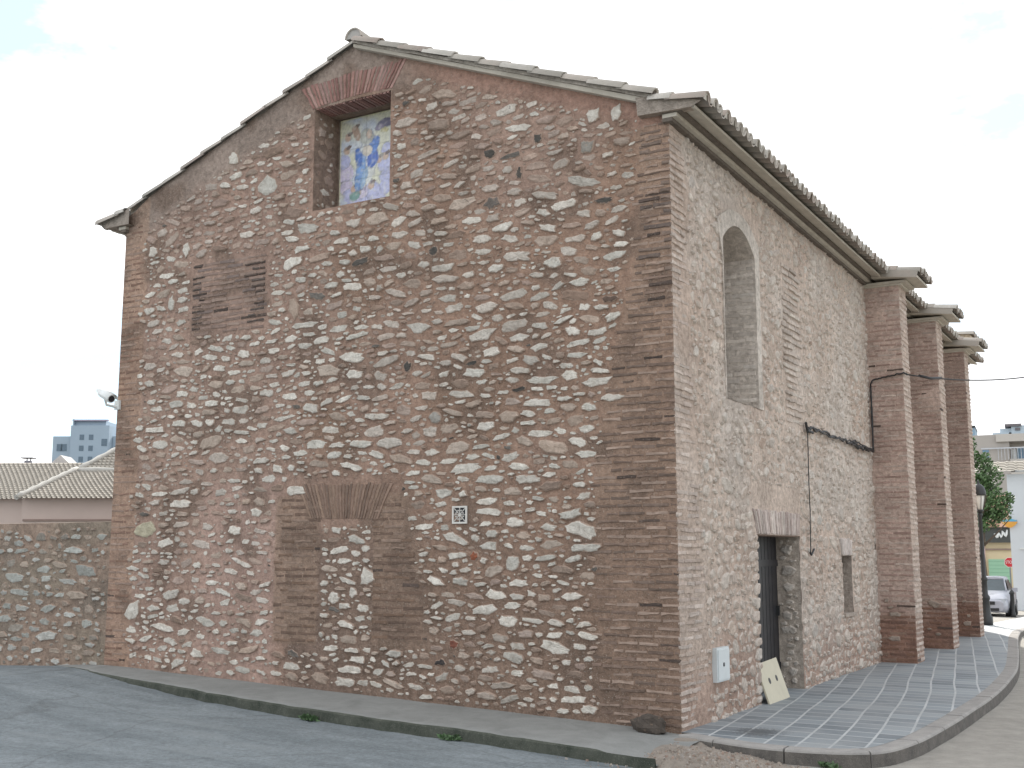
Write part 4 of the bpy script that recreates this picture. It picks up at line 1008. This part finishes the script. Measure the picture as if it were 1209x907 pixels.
# ================================================================= LEFT: garden wall, house, tower
gw = MB(); gy0 = .03; gmap = mapY(gy0)
def gcol(u, v):
    c = lerp3((.33, .25, .20), (.27, .225, .18), smooth(-.25, .25, vn(u * .4, v, 1.6, 91)))
    return lerp3(c, (.24, .20, .165), smooth(.2, .5, vn(u, v, 1.2, 92)))
grid(gw, gmap, lines(-15, -8.45, .08), lines(-.35, 2.21, .06), None, lambda u, v: .012 * vn(u, v, 4, 93), gcol)
gw.quad([(-15, gy0, 2.21), (-8.45, gy0, 2.21), (-8.45, gy0 + .4, 2.23), (-15, gy0 + .4, 2.23)], (.3, .25, .2))
gf = Field(-12.5, -8.45, .1, 2.2)
gf.fill(gw, gmap, [(.3, .5, .25, .4, 120, .03), (.16, .28, .35, .6, 2600, .016), (.07, .16, .4, .8, 5000, .012)], lambda u, v: cmul(rng.choice(((.48, .48, .45), (.42, .43, .40), (.41, .34, .28), (.33, .30, .26))), rng.uniform(.75, 1.15)), lambda *a: rng.uniform(.006, .022), .2, None, None, .08)
tag(gw.build('garden_wall', [MORTAR, STONE]), 'low rubble-stone wall running left from the chapel corner', 'wall')

cfw = Vector((-.4989, .8539, .1483)); cri = Vector((.8634, .5045, 0)); cuu = cri.cross(cfw); CP = Vector(cam.location)
HX = Vector((.8634, .5045, 0)); HY = Vector((-.5045, .8634, 0))      # house axes: across and away
def hp(o, a, b, z): return tuple(Vector(o) + HX * a + HY * b + Vector((0, 0, z)))
def tiled_plane(mb, o, pts, nrow, ncol, c0):
    """corrugated roof plane: pts = lower-left, lower-right, upper-right, upper-left as (a, b, z)"""
    ll, lr, ur, ul = [Vector(p) for p in pts]; NR, NC = nrow, ncol * 4
    nr = (lr - ll).cross(ul - ll).normalized(); rows_ = []
    for j in range(NR):
        for side_ in (0, 1):
            t = (j + side_) / NR; r_ = []
            for i in range(NC + 1):
                s_ = i / NC; p = ll.lerp(lr, s_).lerp(ul.lerp(ur, s_), t) + nr * (.03 * max(0, math.sin(s_ * ncol * 2 * math.pi)) + (.04 if side_ == 0 else 0))
                r_.append(mb.vert(hp(o, p.x, p.y, p.z), cmul(c0, 1 + .2 * vn(i, j, .37, 95))))
            rows_.append(r_)
    for k in range(len(rows_) - 1):
        for i in range(NC): mb.face([rows_[k][i], rows_[k][i + 1], rows_[k + 1][i + 1], rows_[k + 1][i]], 0, False)
HO = (-16.66, 4.56, 0)
hs = empty('tiled_house', HO, label='pinkish low house with grey tiled roofs behind the stone wall', cat='house')
HOz = (0, 0, 0)
PINK = plain('pinkish_render', (.56, .46, .41), .85, var=.04, scale=2); DKB = plain('dark_band', (.27, .20, .17), .85)
q = MB(); 
def hbox(mb, a0, a1, b0, b1, z0, z1, c=(.5,) * 3):
    P = [hp(HOz, a, b, z) for z in (z0, z1) for a, b in ((a0, b0), (a1, b0), (a1, b1), (a0, b1))]
    for f in ((0, 3, 2, 1), (4, 5, 6, 7), (0, 1, 5, 4), (1, 2, 6, 5), (2, 3, 7, 6), (3, 0, 4, 7)): mb.face([mb.vert(P[i], c) for i in f])
hbox(q, -.02, 6, .25, 7, -.3, 2.96); hbox(q, -9, -.02, .55, 7, -.3, 2.98); q.build('wall', PINK, hs)
q = MB(); hbox(q, .02, 5.8, .215, .25, 2.46, 2.50); q.build('string_course', DKB, hs)
TG = (.38, .35, .31)
q = MB(); tiled_plane(q, HOz, ((-.05, 0, 2.90), (5.8, 0, 2.90), (5.8, 1.9, 3.62), (.42, 1.9, 3.62)), 15, 56, TG)
q.build('roof', TILE, hs)
q = MB(); tiled_plane(q, HOz, ((-9, .35, 2.90), (-.02, .35, 2.90), (.58, 2.6, 3.86), (-9, 2.6, 3.86)), 18, 90, TG); q.build('roof', TILE, hs)
q = MB(); tiled_plane(q, HOz, ((.45, 2.0, 3.64), (6.4, 2.0, 3.64), (6.4, 4.6, 5.0), (1.38, 4.6, 4.88)), 16, 60, cmul(TG, .85)); q.build('roof', TILE, hs)
q = MB()
for (A1, B1) in (((-.05, 0, 2.95), (.46, 1.95, 3.70)), ((.45, 2.0, 3.68), (1.38, 4.6, 4.92)), ((.45, 1.92, 3.66), (5.8, 1.92, 3.66))):
    n = 12
    q.tube([hp(HOz, *Vector(A1).lerp(Vector(B1), k / n)) for k in range(n + 1)], [.055 + .02 * (k % 2) for k in range(n + 1)], 8, (.48, .47, .44))
q.build('ridge_tiles', TILE, hs)
q = MB(); hbox(q, -1.47, -1.34, 3.6, 3.75, 3.3, 4.02); cm = q.build('chimney', plain('grey_flue', (.20, .21, .25), .6), hs)
q = MB(); hbox(q, -1.55, -1.26, 3.55, 3.8, 4.075, 4.095); hbox(q, -1.46, -1.44, 3.7, 3.72, 4.02, 4.075); hbox(q, -1.37, -1.35, 3.7, 3.72, 4.02, 4.075); q.build('chimney_cap', IRON, cm)
q = MB(); hbox(q, -.94, -.66, 4.2, 4.7, 3.3, 4.02); cm = q.build('chimney', plain('brick_chimney', (.36, .27, .22), .9), hs)
q = MB(); q.face([q.vert(hp(HOz, a, b, z)) for a, b, z in ((-1.02, 4.1, 4.0), (-.58, 4.1, 4.0), (-.8, 4.1, 4.2))]); q.face([q.vert(hp(HOz, a, b, z)) for a, b, z in ((-.58, 4.1, 4.0), (-.58, 4.8, 4.0), (-.8, 4.8, 4.2), (-.8, 4.1, 4.2))]); q.face([q.vert(hp(HOz, a, b, z)) for a, b, z in ((-1.02, 4.8, 4.0), (-1.02, 4.1, 4.0), (-.8, 4.1, 4.2), (-.8, 4.8, 4.2))])
q.build('chimney_cap', TILE, cm)

# tower block, far off to the left
TO = (-132.4, 94.4, 0)
tb = empty('tower_block', TO, label='haze-tinted blue-grey tower block far off above the tiled house roof', cat='apartment block')
TWM = plain('haze_tinted_render', (.33, .41, .49), .8, var=.05, scale=.3); TWD = plain('dim_window', (.10, .15, .2), .3)  # distance haze put into the wall colour as a blue-grey tint
q = MB(); hbox(q, .3, 2.9, 0, 9, -2, 18.3); hbox(q, 2.9, 8.3, -.4, 9, -2, 19.8); q.build('wall', TWM, tb)
q = MB(); hbox(q, 3.1, 7.6, .2, 6, 19.8, 20.5); hbox(q, 3.1, 3.25, -.35, .2, 19.8, 20.7); hbox(q, 8.35, 9.4, 1, 8, -2, 18.4); hbox(q, 9.4, 12, 2, 9, -2, 19.0); q.build('stair_block', TWM, tb)
q = MB(); hbox(q, 3.0, 8.0, -.3, .2, 20.45, 20.65); q.build('roof_slab', plain('mauve_slab', (.36, .33, .42), .8), tb)
for k in range(5):
    for a in (4.2, 5.5):
        q = MB(); z = 18.5 - k * 1.55; hbox(q, a, a + .62, -.44, -.38, z - .75, z); q.build('window', TWD, tb)
for (a, z, b) in ((.9, 17.2, -.04), (1.5, 17.2, -.04), (7.3, 17.9, -.44), (8.7, 17.0, .96), (8.7, 14.6, .96), (10.2, 18.1, 1.96), (9.9, 16.8, 1.96)):
    q = MB(); hbox(q, a, a + .8, b, b + .1, z - 1.0, z); q.build('window', TWD, tb)

# ================================================================= RIGHT: street beyond the buttresses
def ray(x, y, D): return CP + (cfw + cri * (x - 604.5) / 1346 - cuu * (y - 453.5) / 1346) * D   # only used below to read off site dimensions

# street lamp
lx, ly = -.30, 22.5; lz = base_z(0, ly) + .0
lamp = empty('street_lamp', (lx, ly, lz + .16), label='black iron street lamp with white lantern beyond the last buttress', cat='street lamp')
q = MB(); q.lathe([(.17, -.3), (.17, .06), (.13, .1), (.11, .5), (.13, .54), (.13, .6), (.085, .66), (.075, 1.0), (.095, 1.03), (.095, 1.08), (.06, 1.14), (.05, 2.75), (.07, 2.8), (.05, 2.85)], (0, 0, 0), 14); q.build('post', IRON, lamp)
q = MB(); q.lathe([(.085, 2.93), (.15, 3.30), (.155, 3.32)], (0, 0, 0), 6); q.build('lantern_glass', plain('frosted_glass', (.78, .78, .74), .35, var=.03), lamp)
q = MB(); q.lathe([(.06, 2.85), (.1, 2.9), (.1, 2.93), (.05, 2.94)], (0, 0, 0), 10); q.lathe([(.185, 3.32), (.19, 3.35), (.185, 3.42), (.15, 3.55), (.08, 3.62), (.03, 3.65), (.035, 3.69), (.01, 3.75)], (0, 0, 0), 14)
for k in range(6):
    a = k * math.pi / 3; q.tube([(.088 * math.cos(a), .088 * math.sin(a), 2.93), (.157 * math.cos(a), .157 * math.sin(a), 3.32)], .008, 5)
q.build('lantern_frame', IRON, lamp)
q = MB(); q.box((-.09, -.05, 1.62), (-.05, .05, 1.72)); q.build('junction_box', IRON, lamp)

# parked car, nose towards us
CZ = base_z(0, 33) - .16
car = empty('parked_car', (-1.98, 33.6, CZ), R(2), label='silver-white car parked nose-on behind the street lamp', cat='car')
PAINT, ct, cbs = nmat('silver_white_paint'); cbs.inputs['Base Color'].default_value = (.62, .64, .68, 1); cbs.inputs['Roughness'].default_value = .25; cbs.inputs['Coat Weight'].default_value = .6
fn = tnoise(ct, 3, 3); ct.links.new(mixc(ct, ramp(ct, fn, .3, .7), (.34, .35, .40), (.42, .43, .48)), cbs.inputs['Base Color'])
GLS = plain('tinted_glass', (.05, .07, .08), .08)
def loft(mb, secs, m=0):
    """secs: (y, [(x, z) ...] right half from bottom to top), mirrored"""
    R_ = []
    for y, pr in secs:
        full = [(x, z) for x, z in pr] + [(-x, z) for x, z in pr[::-1]]
        R_.append([mb.vert((x, y, z)) for x, z in full])
    n = len(R_[0])
    for a, b in zip(R_, R_[1:]):
        for k in range(n): mb.face([a[k], b[k], b[(k + 1) % n], a[(k + 1) % n]], m, True)
    mb.face(R_[0][::1], m); mb.face(R_[-1][::-1], m)
q = MB(); loft(q, [(-.02, [(.62, .28), (.70, .36), (.70, .55), (.60, .62)]), (.12, [(.76, .22), (.82, .36), (.80, .62), (.62, .72)]), (.55, [(.80, .2), (.86, .4), (.84, .72), (.66, .86)]), (1.15, [(.80, .2), (.87, .45), (.86, .84), (.72, .98)]), (1.9, [(.80, .2), (.87, .45), (.87, .88), (.75, .96)]), (3.2, [(.80, .2), (.87, .45), (.87, .90), (.75, .96)]), (3.9, [(.76, .24), (.84, .45), (.83, .88), (.72, .95)]), (4.02, [(.7, .3), (.78, .45), (.76, .8), (.66, .9)])])
q.build('body', PAINT, car)
q = MB(); loft(q, [(1.72, [(.62, .94), (.60, 1.38), (.56, 1.42), (.3, 1.44)]), (2.4, [(.74, .94), (.60, 1.40), (.56, 1.46), (.3, 1.48)]), (3.2, [(.74, .94), (.60, 1.40), (.56, 1.45), (.3, 1.47)]), (3.8, [(.70, .94), (.56, 1.3), (.52, 1.36), (.3, 1.38)])]); rfc = q.build('cabin', PAINT, car)
q = MB(); q.face([q.vert(p) for p in ((-.70, 1.10, .965), (.70, 1.10, .965), (.57, 1.715, 1.37), (-.57, 1.715, 1.37))]); q.face([q.vert(p) for p in ((-.70, 1.10, .95), (-.57, 1.73, 1.36), (.57, 1.73, 1.36), (.70, 1.10, .95))]); q.build('windscreen', GLS, car)
for sx in (-1, 1):
    q = MB(); q.tube([(sx * .73, 1.08, .96), (sx * .60, 1.72, 1.39)], .03, 6); q.build('windscreen_pillar', PAINT, car)
q = MB()
for sx in (-1, 1):
    q = MB(); q.face([q.vert((sx * x, y, z)) for x, y, z in ((.745, 1.85, .97), (.745, 3.5, .97), (.62, 3.3, 1.34), (.615, 2.1, 1.36))]); q.build('side_window', GLS, car)

for sx in (-1, 1):
    q = MB(); M = Matrix.Translation((sx * .60, .10, .62)) @ Matrix.Rotation(R(sx * -12), 4, 'Z'); q.box((-.16, -.05, -.08), (.16, .1, .085), M=M); q.build('headlight', plain('headlamp_glass', (.45, .48, .52), .1), car, bevel=.02)
    q = MB(); q.box((sx * .98 - .09, 1.45, .93), (sx * .98 + .09, 1.55, 1.07)); q.build('mirror', PAINT, car, bevel=.025)
    for yy in (.78, 3.25):
        q = MB(); q.tube([(sx * .70, yy, .31), (sx * .72, yy, .31), (sx * .86, yy, .31), (sx * .88, yy, .31)], [.29, .31, .31, .28], 20); wh = q.build('wheel', BLACK, car)
        q = MB(); q.tube([(sx * .875, yy, .31), (sx * .885, yy, .31)], [.20, .18], 14); q.build('rim', plain('alloy', (.5, .5, .52), .3, .8), wh)
q = MB(); q.box((-.42, -.045, .50), (.42, .05, .62)); q.build('grille', BLACK, car, bevel=.02)
q = MB(); q.box((-.55, -.06, .28), (.55, .1, .38)); q.build('air_intake', BLACK, car, bevel=.02)
q = MB(); q.box((-.26, -.062, .40), (.26, -.03, .50)); q.build('number_plate', plain('number_plate', (.75, .75, .72), .5), car)

# stop sign
SP = CP + (cfw + cri * (1192 - 604.5) / 1346 - cuu * (664 - 453.5) / 1346) * 60; SZ = base_z(0, SP.y)
ss = empty('stop_sign', (SP.x, SP.y, SZ), R(2), label='red octagonal STOP sign on a post by the white building', cat='stop sign')
RED = plain('sign_red', (.50, .02, .03), .4, var=.05)
zc_ = SP.z - SZ
q = MB(); q.tube([(0, .03, -.2), (0, .03, zc_ + .2)], .035, 8); q.build('post', plain('galvanised_post', (.16, .17, .18), .5, .3), ss)
def octa(mb, r_, y0_, y1_):
    P = [(r_ * math.cos(math.pi / 8 + k * math.pi / 4), r_ * math.sin(math.pi / 8 + k * math.pi / 4)) for k in range(8)]
    a = [mb.vert((x, y0_, zc_ + z)) for x, z in P]; b = [mb.vert((x, y1_, zc_ + z)) for x, z in P]; mb.face(a); mb.face(b[::-1])
    for k in range(8): mb.face([a[(k + 1) % 8], a[k], b[k], b[(k + 1) % 8]])
q = MB(); octa(q, .275, -.012, 0.); pl = q.build('plate', WHITE, ss)
q = MB(); octa(q, .255, -.017, -.0125); q.build('red_face', RED, pl)
tcv = bpy.data.curves.new('lettering', 'FONT'); tcv.body = 'STOP'; tcv.size = .21; tcv.align_x = 'CENTER'; tcv.align_y = 'CENTER'; tcv.extrude = .002; tcv.materials.append(WHITE)
tob = bpy.data.objects.new('lettering', tcv); COL.objects.link(tob); bpy.context.view_layer.update(); tme = bpy.data.meshes.new_from_object(tob.evaluated_get(bpy.context.evaluated_depsgraph_get())); bpy.data.objects.remove(tob); to = bpy.data.objects.new('lettering', tme); COL.objects.link(to); to.parent = ss; to.location = (0, -.021, zc_); to.rotation_euler = (R(90), 0, 0); to.scale = (.8, 1.05, 1)

# dark bollard behind the car
q = MB(); bp = CP + (cfw + cri * (1195.5 - 604.5) / 1346 - cuu * (716 - 453.5) / 1346) * 41
bz = base_z(0, bp.y)
q.lathe([(.10, -.2), (.10, .06), (.075, .10), (.07, .72), (.09, .75), (.09, .79), (.06, .84), (.02, .90)], (0, 0, 0), 12)
tag(q.build('bollard', IRON, loc=(bp.x, bp.y, bz)), 'short black iron bollard beside the parked car', 'bollard')

# shop with green shutter, at the end of the street
def P3(x, y, D): return ray(x, y, D)
SO = ray(1179, 700, 62); SO.z = -1.2
shop = empty('shop_building', SO, R(-24.5), label='cream corner shop with green shutter and dark fascia at the street end', cat='shop')
CRM = plain('cream_render', (.62, .52, .34), .85, var=.05, scale=1); PKR = plain('pink_render', (.60, .44, .42), .85, var=.05, scale=1); GRN = plain('pale_green_shutter', (.30, .52, .36), .6, var=.05, scale=.5)
q = MB(); hbox(q, -.55, 2.6, .12, 8, 0, 4.3); q.build('wall', CRM, shop)
q = MB(); hbox(q, -4, -.55, .0, 8, 0, 7); q.build('wall', PKR, shop)
q = MB(); hbox(q, -.42, .62, .06, .12, .1, 2.72); sh = q.build('shutter', GRN, shop)
q = MB()
for k in range(13): hbox(q, -.40, .60, .048, .06, .2 + k * .2, .215 + k * .2)
q.build('shutter_slats', plain('shutter_groove', (.20, .38, .26), .6), sh)
q = MB(); hbox(q, -.55, .9, .0, .12, 3.22, 3.30); q.build('lintel', DKB, shop)
q = MB(); hbox(q, -.5, .82, -.25, .12, 3.62, 4.45); fas = q.build('fascia', plain('dark_fascia', (.055, .06, .055), .6), shop)
q = MB()
pts = [(-.05 + .045 * k, 3.95 + .12 * math.sin(k * 1.35) + (.12 if k % 5 == 0 else 0) + .008 * k) for k in range(16)]
q.tube([hp(HOz, a, -.27, z) for a, z in pts], [.04 + .03 * ((k * 7) % 3) / 2 for k in range(16)], 6); q.build('script_lettering', WHITE, fas)
q = MB(); P = [(-.6, -.45, 4.45), (1.0, -.45, 4.45), (1.0, 4, 6.4), (-.6, 4, 6.4)]
q.face([q.vert(hp(HOz, *p)) for p in P]); q.build('roof', plain('terracotta_roof', (.30, .17, .11), .9), shop)

# white building on the right with a tiled eave, and its small projecting sign
WO = ray(1197, 700, 50); WO.z = -1
wbd = empty('white_building', WO, R(-24.5), label='plain white building with tiled eave at the right edge of the street', cat='building')
WHR = plain('white_render', (.62, .65, .68), .85, var=.05, scale=.6)
q = MB(); hbox(q, 0, 6, 0, .8, 0, 6.3); hbox(q, .02, 6, .8, 8, 0, 6.28); q.build('wall', WHR, wbd)
q = MB(); tiled_plane(q, HOz, ((-1.6, -.35, 6.35), (6, -.35, 6.55), (6, 2.2, 7.1), (-1.6, 2.2, 7.0)), 6, 20, (.30, .27, .23)); q.build('roof', TILE, wbd)
q = MB(); hbox(q, .9, 1.3, -.02, .0, 0, 2.1); q.build('door', plain('brown_door', (.2, .13, .09), .6), wbd)
q = MB(); hbox(q, .35, .95, -.06, 0, 3.0, 3.06); q.build('ledge', WHITE, wbd)
q = MB(); n = 14
for k in range(n):
    a0, a1 = -.32 + .66 * k / n, -.32 + .66 * (k + 1) / n; t = lambda a: .16 * max(0, 1 - ((a - .01) / .34) ** 2)
    q.face([q.vert(hp(HOz, *p), (.12, .42, .62)) for p in ((a0, -.12, 4.22), (a1, -.12, 4.22), (a1, -.12, 4.22 + t(a1) * .7), (a0, -.12, 4.22 + t(a0) * .7))])
    q.face([q.vert(hp(HOz, *p), (.72, .36, .07)) for p in ((a0, -.12, 4.20 - t(a0) * 1.6), (a1, -.12, 4.20 - t(a1) * 1.6), (a1, -.12, 4.20), (a0, -.12, 4.20))])
hbox(q, -.3, .32, -.117, -.08, 4.1, 4.28, (.3, .3, .3))
tag(q.build('projecting_sign', PAINTED, wbd), 'small lens-shaped sign, blue above and orange below')

# modern apartment house behind
AO = ray(1165, 640, 95); AO.z = -1.5
ap = empty('apartment_house', AO, R(-24.5), label='grey-beige modern apartment house with balcony above the tree on the right', cat='apartment block')
APM = plain('beige_grey_render', (.40, .37, .34), .85, var=.05, scale=.3); APL = plain('light_render', (.50, .47, .43), .85, var=.05, scale=.3); GLB = plain('blue_glass', (.16, .27, .38), .2)
zt_ = lambda y: (ray(1165, y, 95)).z + 1.5
q = MB(); hbox(q, -1.5, 2.2, 0, 8, 0, zt_(512)); hbox(q, 2.2, 9, 1.1, 8, 0, zt_(513)); q.build('wall', APM, ap)
q = MB(); hbox(q, 1.2, 9, -.25, 1.1, zt_(521), zt_(512)); hbox(q, 2.2, 9, -.2, 1.1, zt_(545), zt_(542)); hbox(q, 2.2, 9, -.3, 1.1, zt_(563), zt_(558)); q.build('balcony_slab', APL, ap)
q = MB()
for k in range(14): hbox(q, 1.3 + k * .25, 1.34 + k * .25, -.25, -.21, zt_(543), zt_(529))
hbox(q, .0, 5, -.26, -.22, zt_(529.5), zt_(528)); q.build('balcony_rail', plain('rail_grey', (.5, .52, .55), .5), ap)
for (a, b_, z0_, z1_, m_) in ((2.35, 2.7, 541, 529, WHITE), (2.75, 3.25, 541, 528, GLB), (2.5, 3.3, 557, 548, WHITE), (.1, .6, 533, 530, GLB), (.1, .6, 539.5, 538, GLB), (.1, .6, 543, 541.5, GLB)):
    q = MB(); bb = 1.04 if a > 2 else -.06; hbox(q, a, b_, bb, bb + .05, zt_(z0_), zt_(z1_)); q.build('window', m_, ap)
q = MB(); hbox(q, .9, 2.2, 2, 7, zt_(512), zt_(507)); hbox(q, 1.5, 2.4, 2.2, 7, zt_(507), zt_(502)); hbox(q, 2.4, 9, 2, 7, zt_(513), zt_(499)); q.build('roof_storey', plain('pale_blue_render', (.42, .50, .56), .7, var=.05, scale=.3), ap)
q = MB(); hbox(q, 1.9, 3.2, 1.8, 6, zt_(500), zt_(497)); hbox(q, 2.7, 3.1, 1.9, 2.0, zt_(505), zt_(502)); q.build('roof_edge', plain('dark_trim', (.14, .13, .14), .7), ap)
BO = ray(1155, 640, 130); BO.z = -2
q = MB(); h_ = ray(1155, 503, 130).z + 2; 
for f in (0,): hbox(q, -3, .35, 0, 6, 0, h_)
bb_ = q.build('wall', plain('blue_facade', (.25, .36, .46), .6, var=.06, scale=.2)); bbo = empty('blue_block', BO, R(-24.5), label='narrow blue block showing behind the last buttress top right', cat='apartment block'); bb_.parent = bbo
q = MB(); hbox(q, -3.1, .4, -.1, 6, h_, h_ + .25); q.build('roof_edge', IRON, bbo)

# street tree
to_ = ray(1163, 700, 47); tz0 = base_z(0, to_.y)
tr = empty('street_tree', (to_.x, to_.y, tz0), label='leafy green tree behind the street lamp', cat='tree')
q = MB(); q.tube([(0, 0, -.2), (.03, 0, 1.2), (-.05, .05, 2.4), (.1, .1, 3.6), (.05, .1, 5.2)], [.16, .13, .11, .08, .03], 8)
for (a, l, z) in ((.3, 1.1, 2.6), (2.2, 1.0, 3.0), (4.0, 1.1, 2.8), (5.2, .8, 3.6), (1.2, .9, 4.0)): q.tube([(0, .05, z), (l * .5 * math.cos(a), l * .5 * math.sin(a), z + .5), (l * math.cos(a), l * math.sin(a), z + 1.1)], [.06, .04, .015], 6)
q.build('trunk', plain('bark', (.11, .085, .065), .9), tr)
q = MB(); cl = []
for (x, y, z, r_) in ((-.6, 0, 4.3, .6), (.0, .2, 4.9, .62), (.6, -.1, 4.4, .62), (.45, 0, 5.5, .5), (.2, .1, 6.1, .4), (.8, .1, 4.0, .4), (-.3, -.2, 3.9, .5), (.35, .2, 3.85, .45), (-.45, .1, 5.4, .42), (-.25, 0, 6.3, .4), (-.3, .1, 6.9, .3), (.1, 0, 5.2, .4), (.1, -.2, 3.5, .3), (1.1, 0, 4.55, .25)):
    for _ in range(int(560 * r_ * r_ / .25)):
        d_ = Vector((rng.gauss(0, 1), rng.gauss(0, 1), rng.gauss(0, 1))).normalized() * r_ * (rng.random() ** .45) * 1.12
        p = Vector((x, y, z)) + d_; n_ = Vector((rng.gauss(0, 1), rng.gauss(0, 1), rng.gauss(.6, 1))).normalized(); a = n_.orthogonal().normalized(); b = n_.cross(a); s_ = rng.uniform(.045, .10); c = cmul((.075, .135, .05), rng.uniform(.5, 1.8))
        q.face([q.vert(p + a * s_, c), q.vert(p + b * s_ * .5, c), q.vert(p - a * s_, c), q.vert(p - b * s_ * .5, c)])
q.build('crown', LEAF, tr)
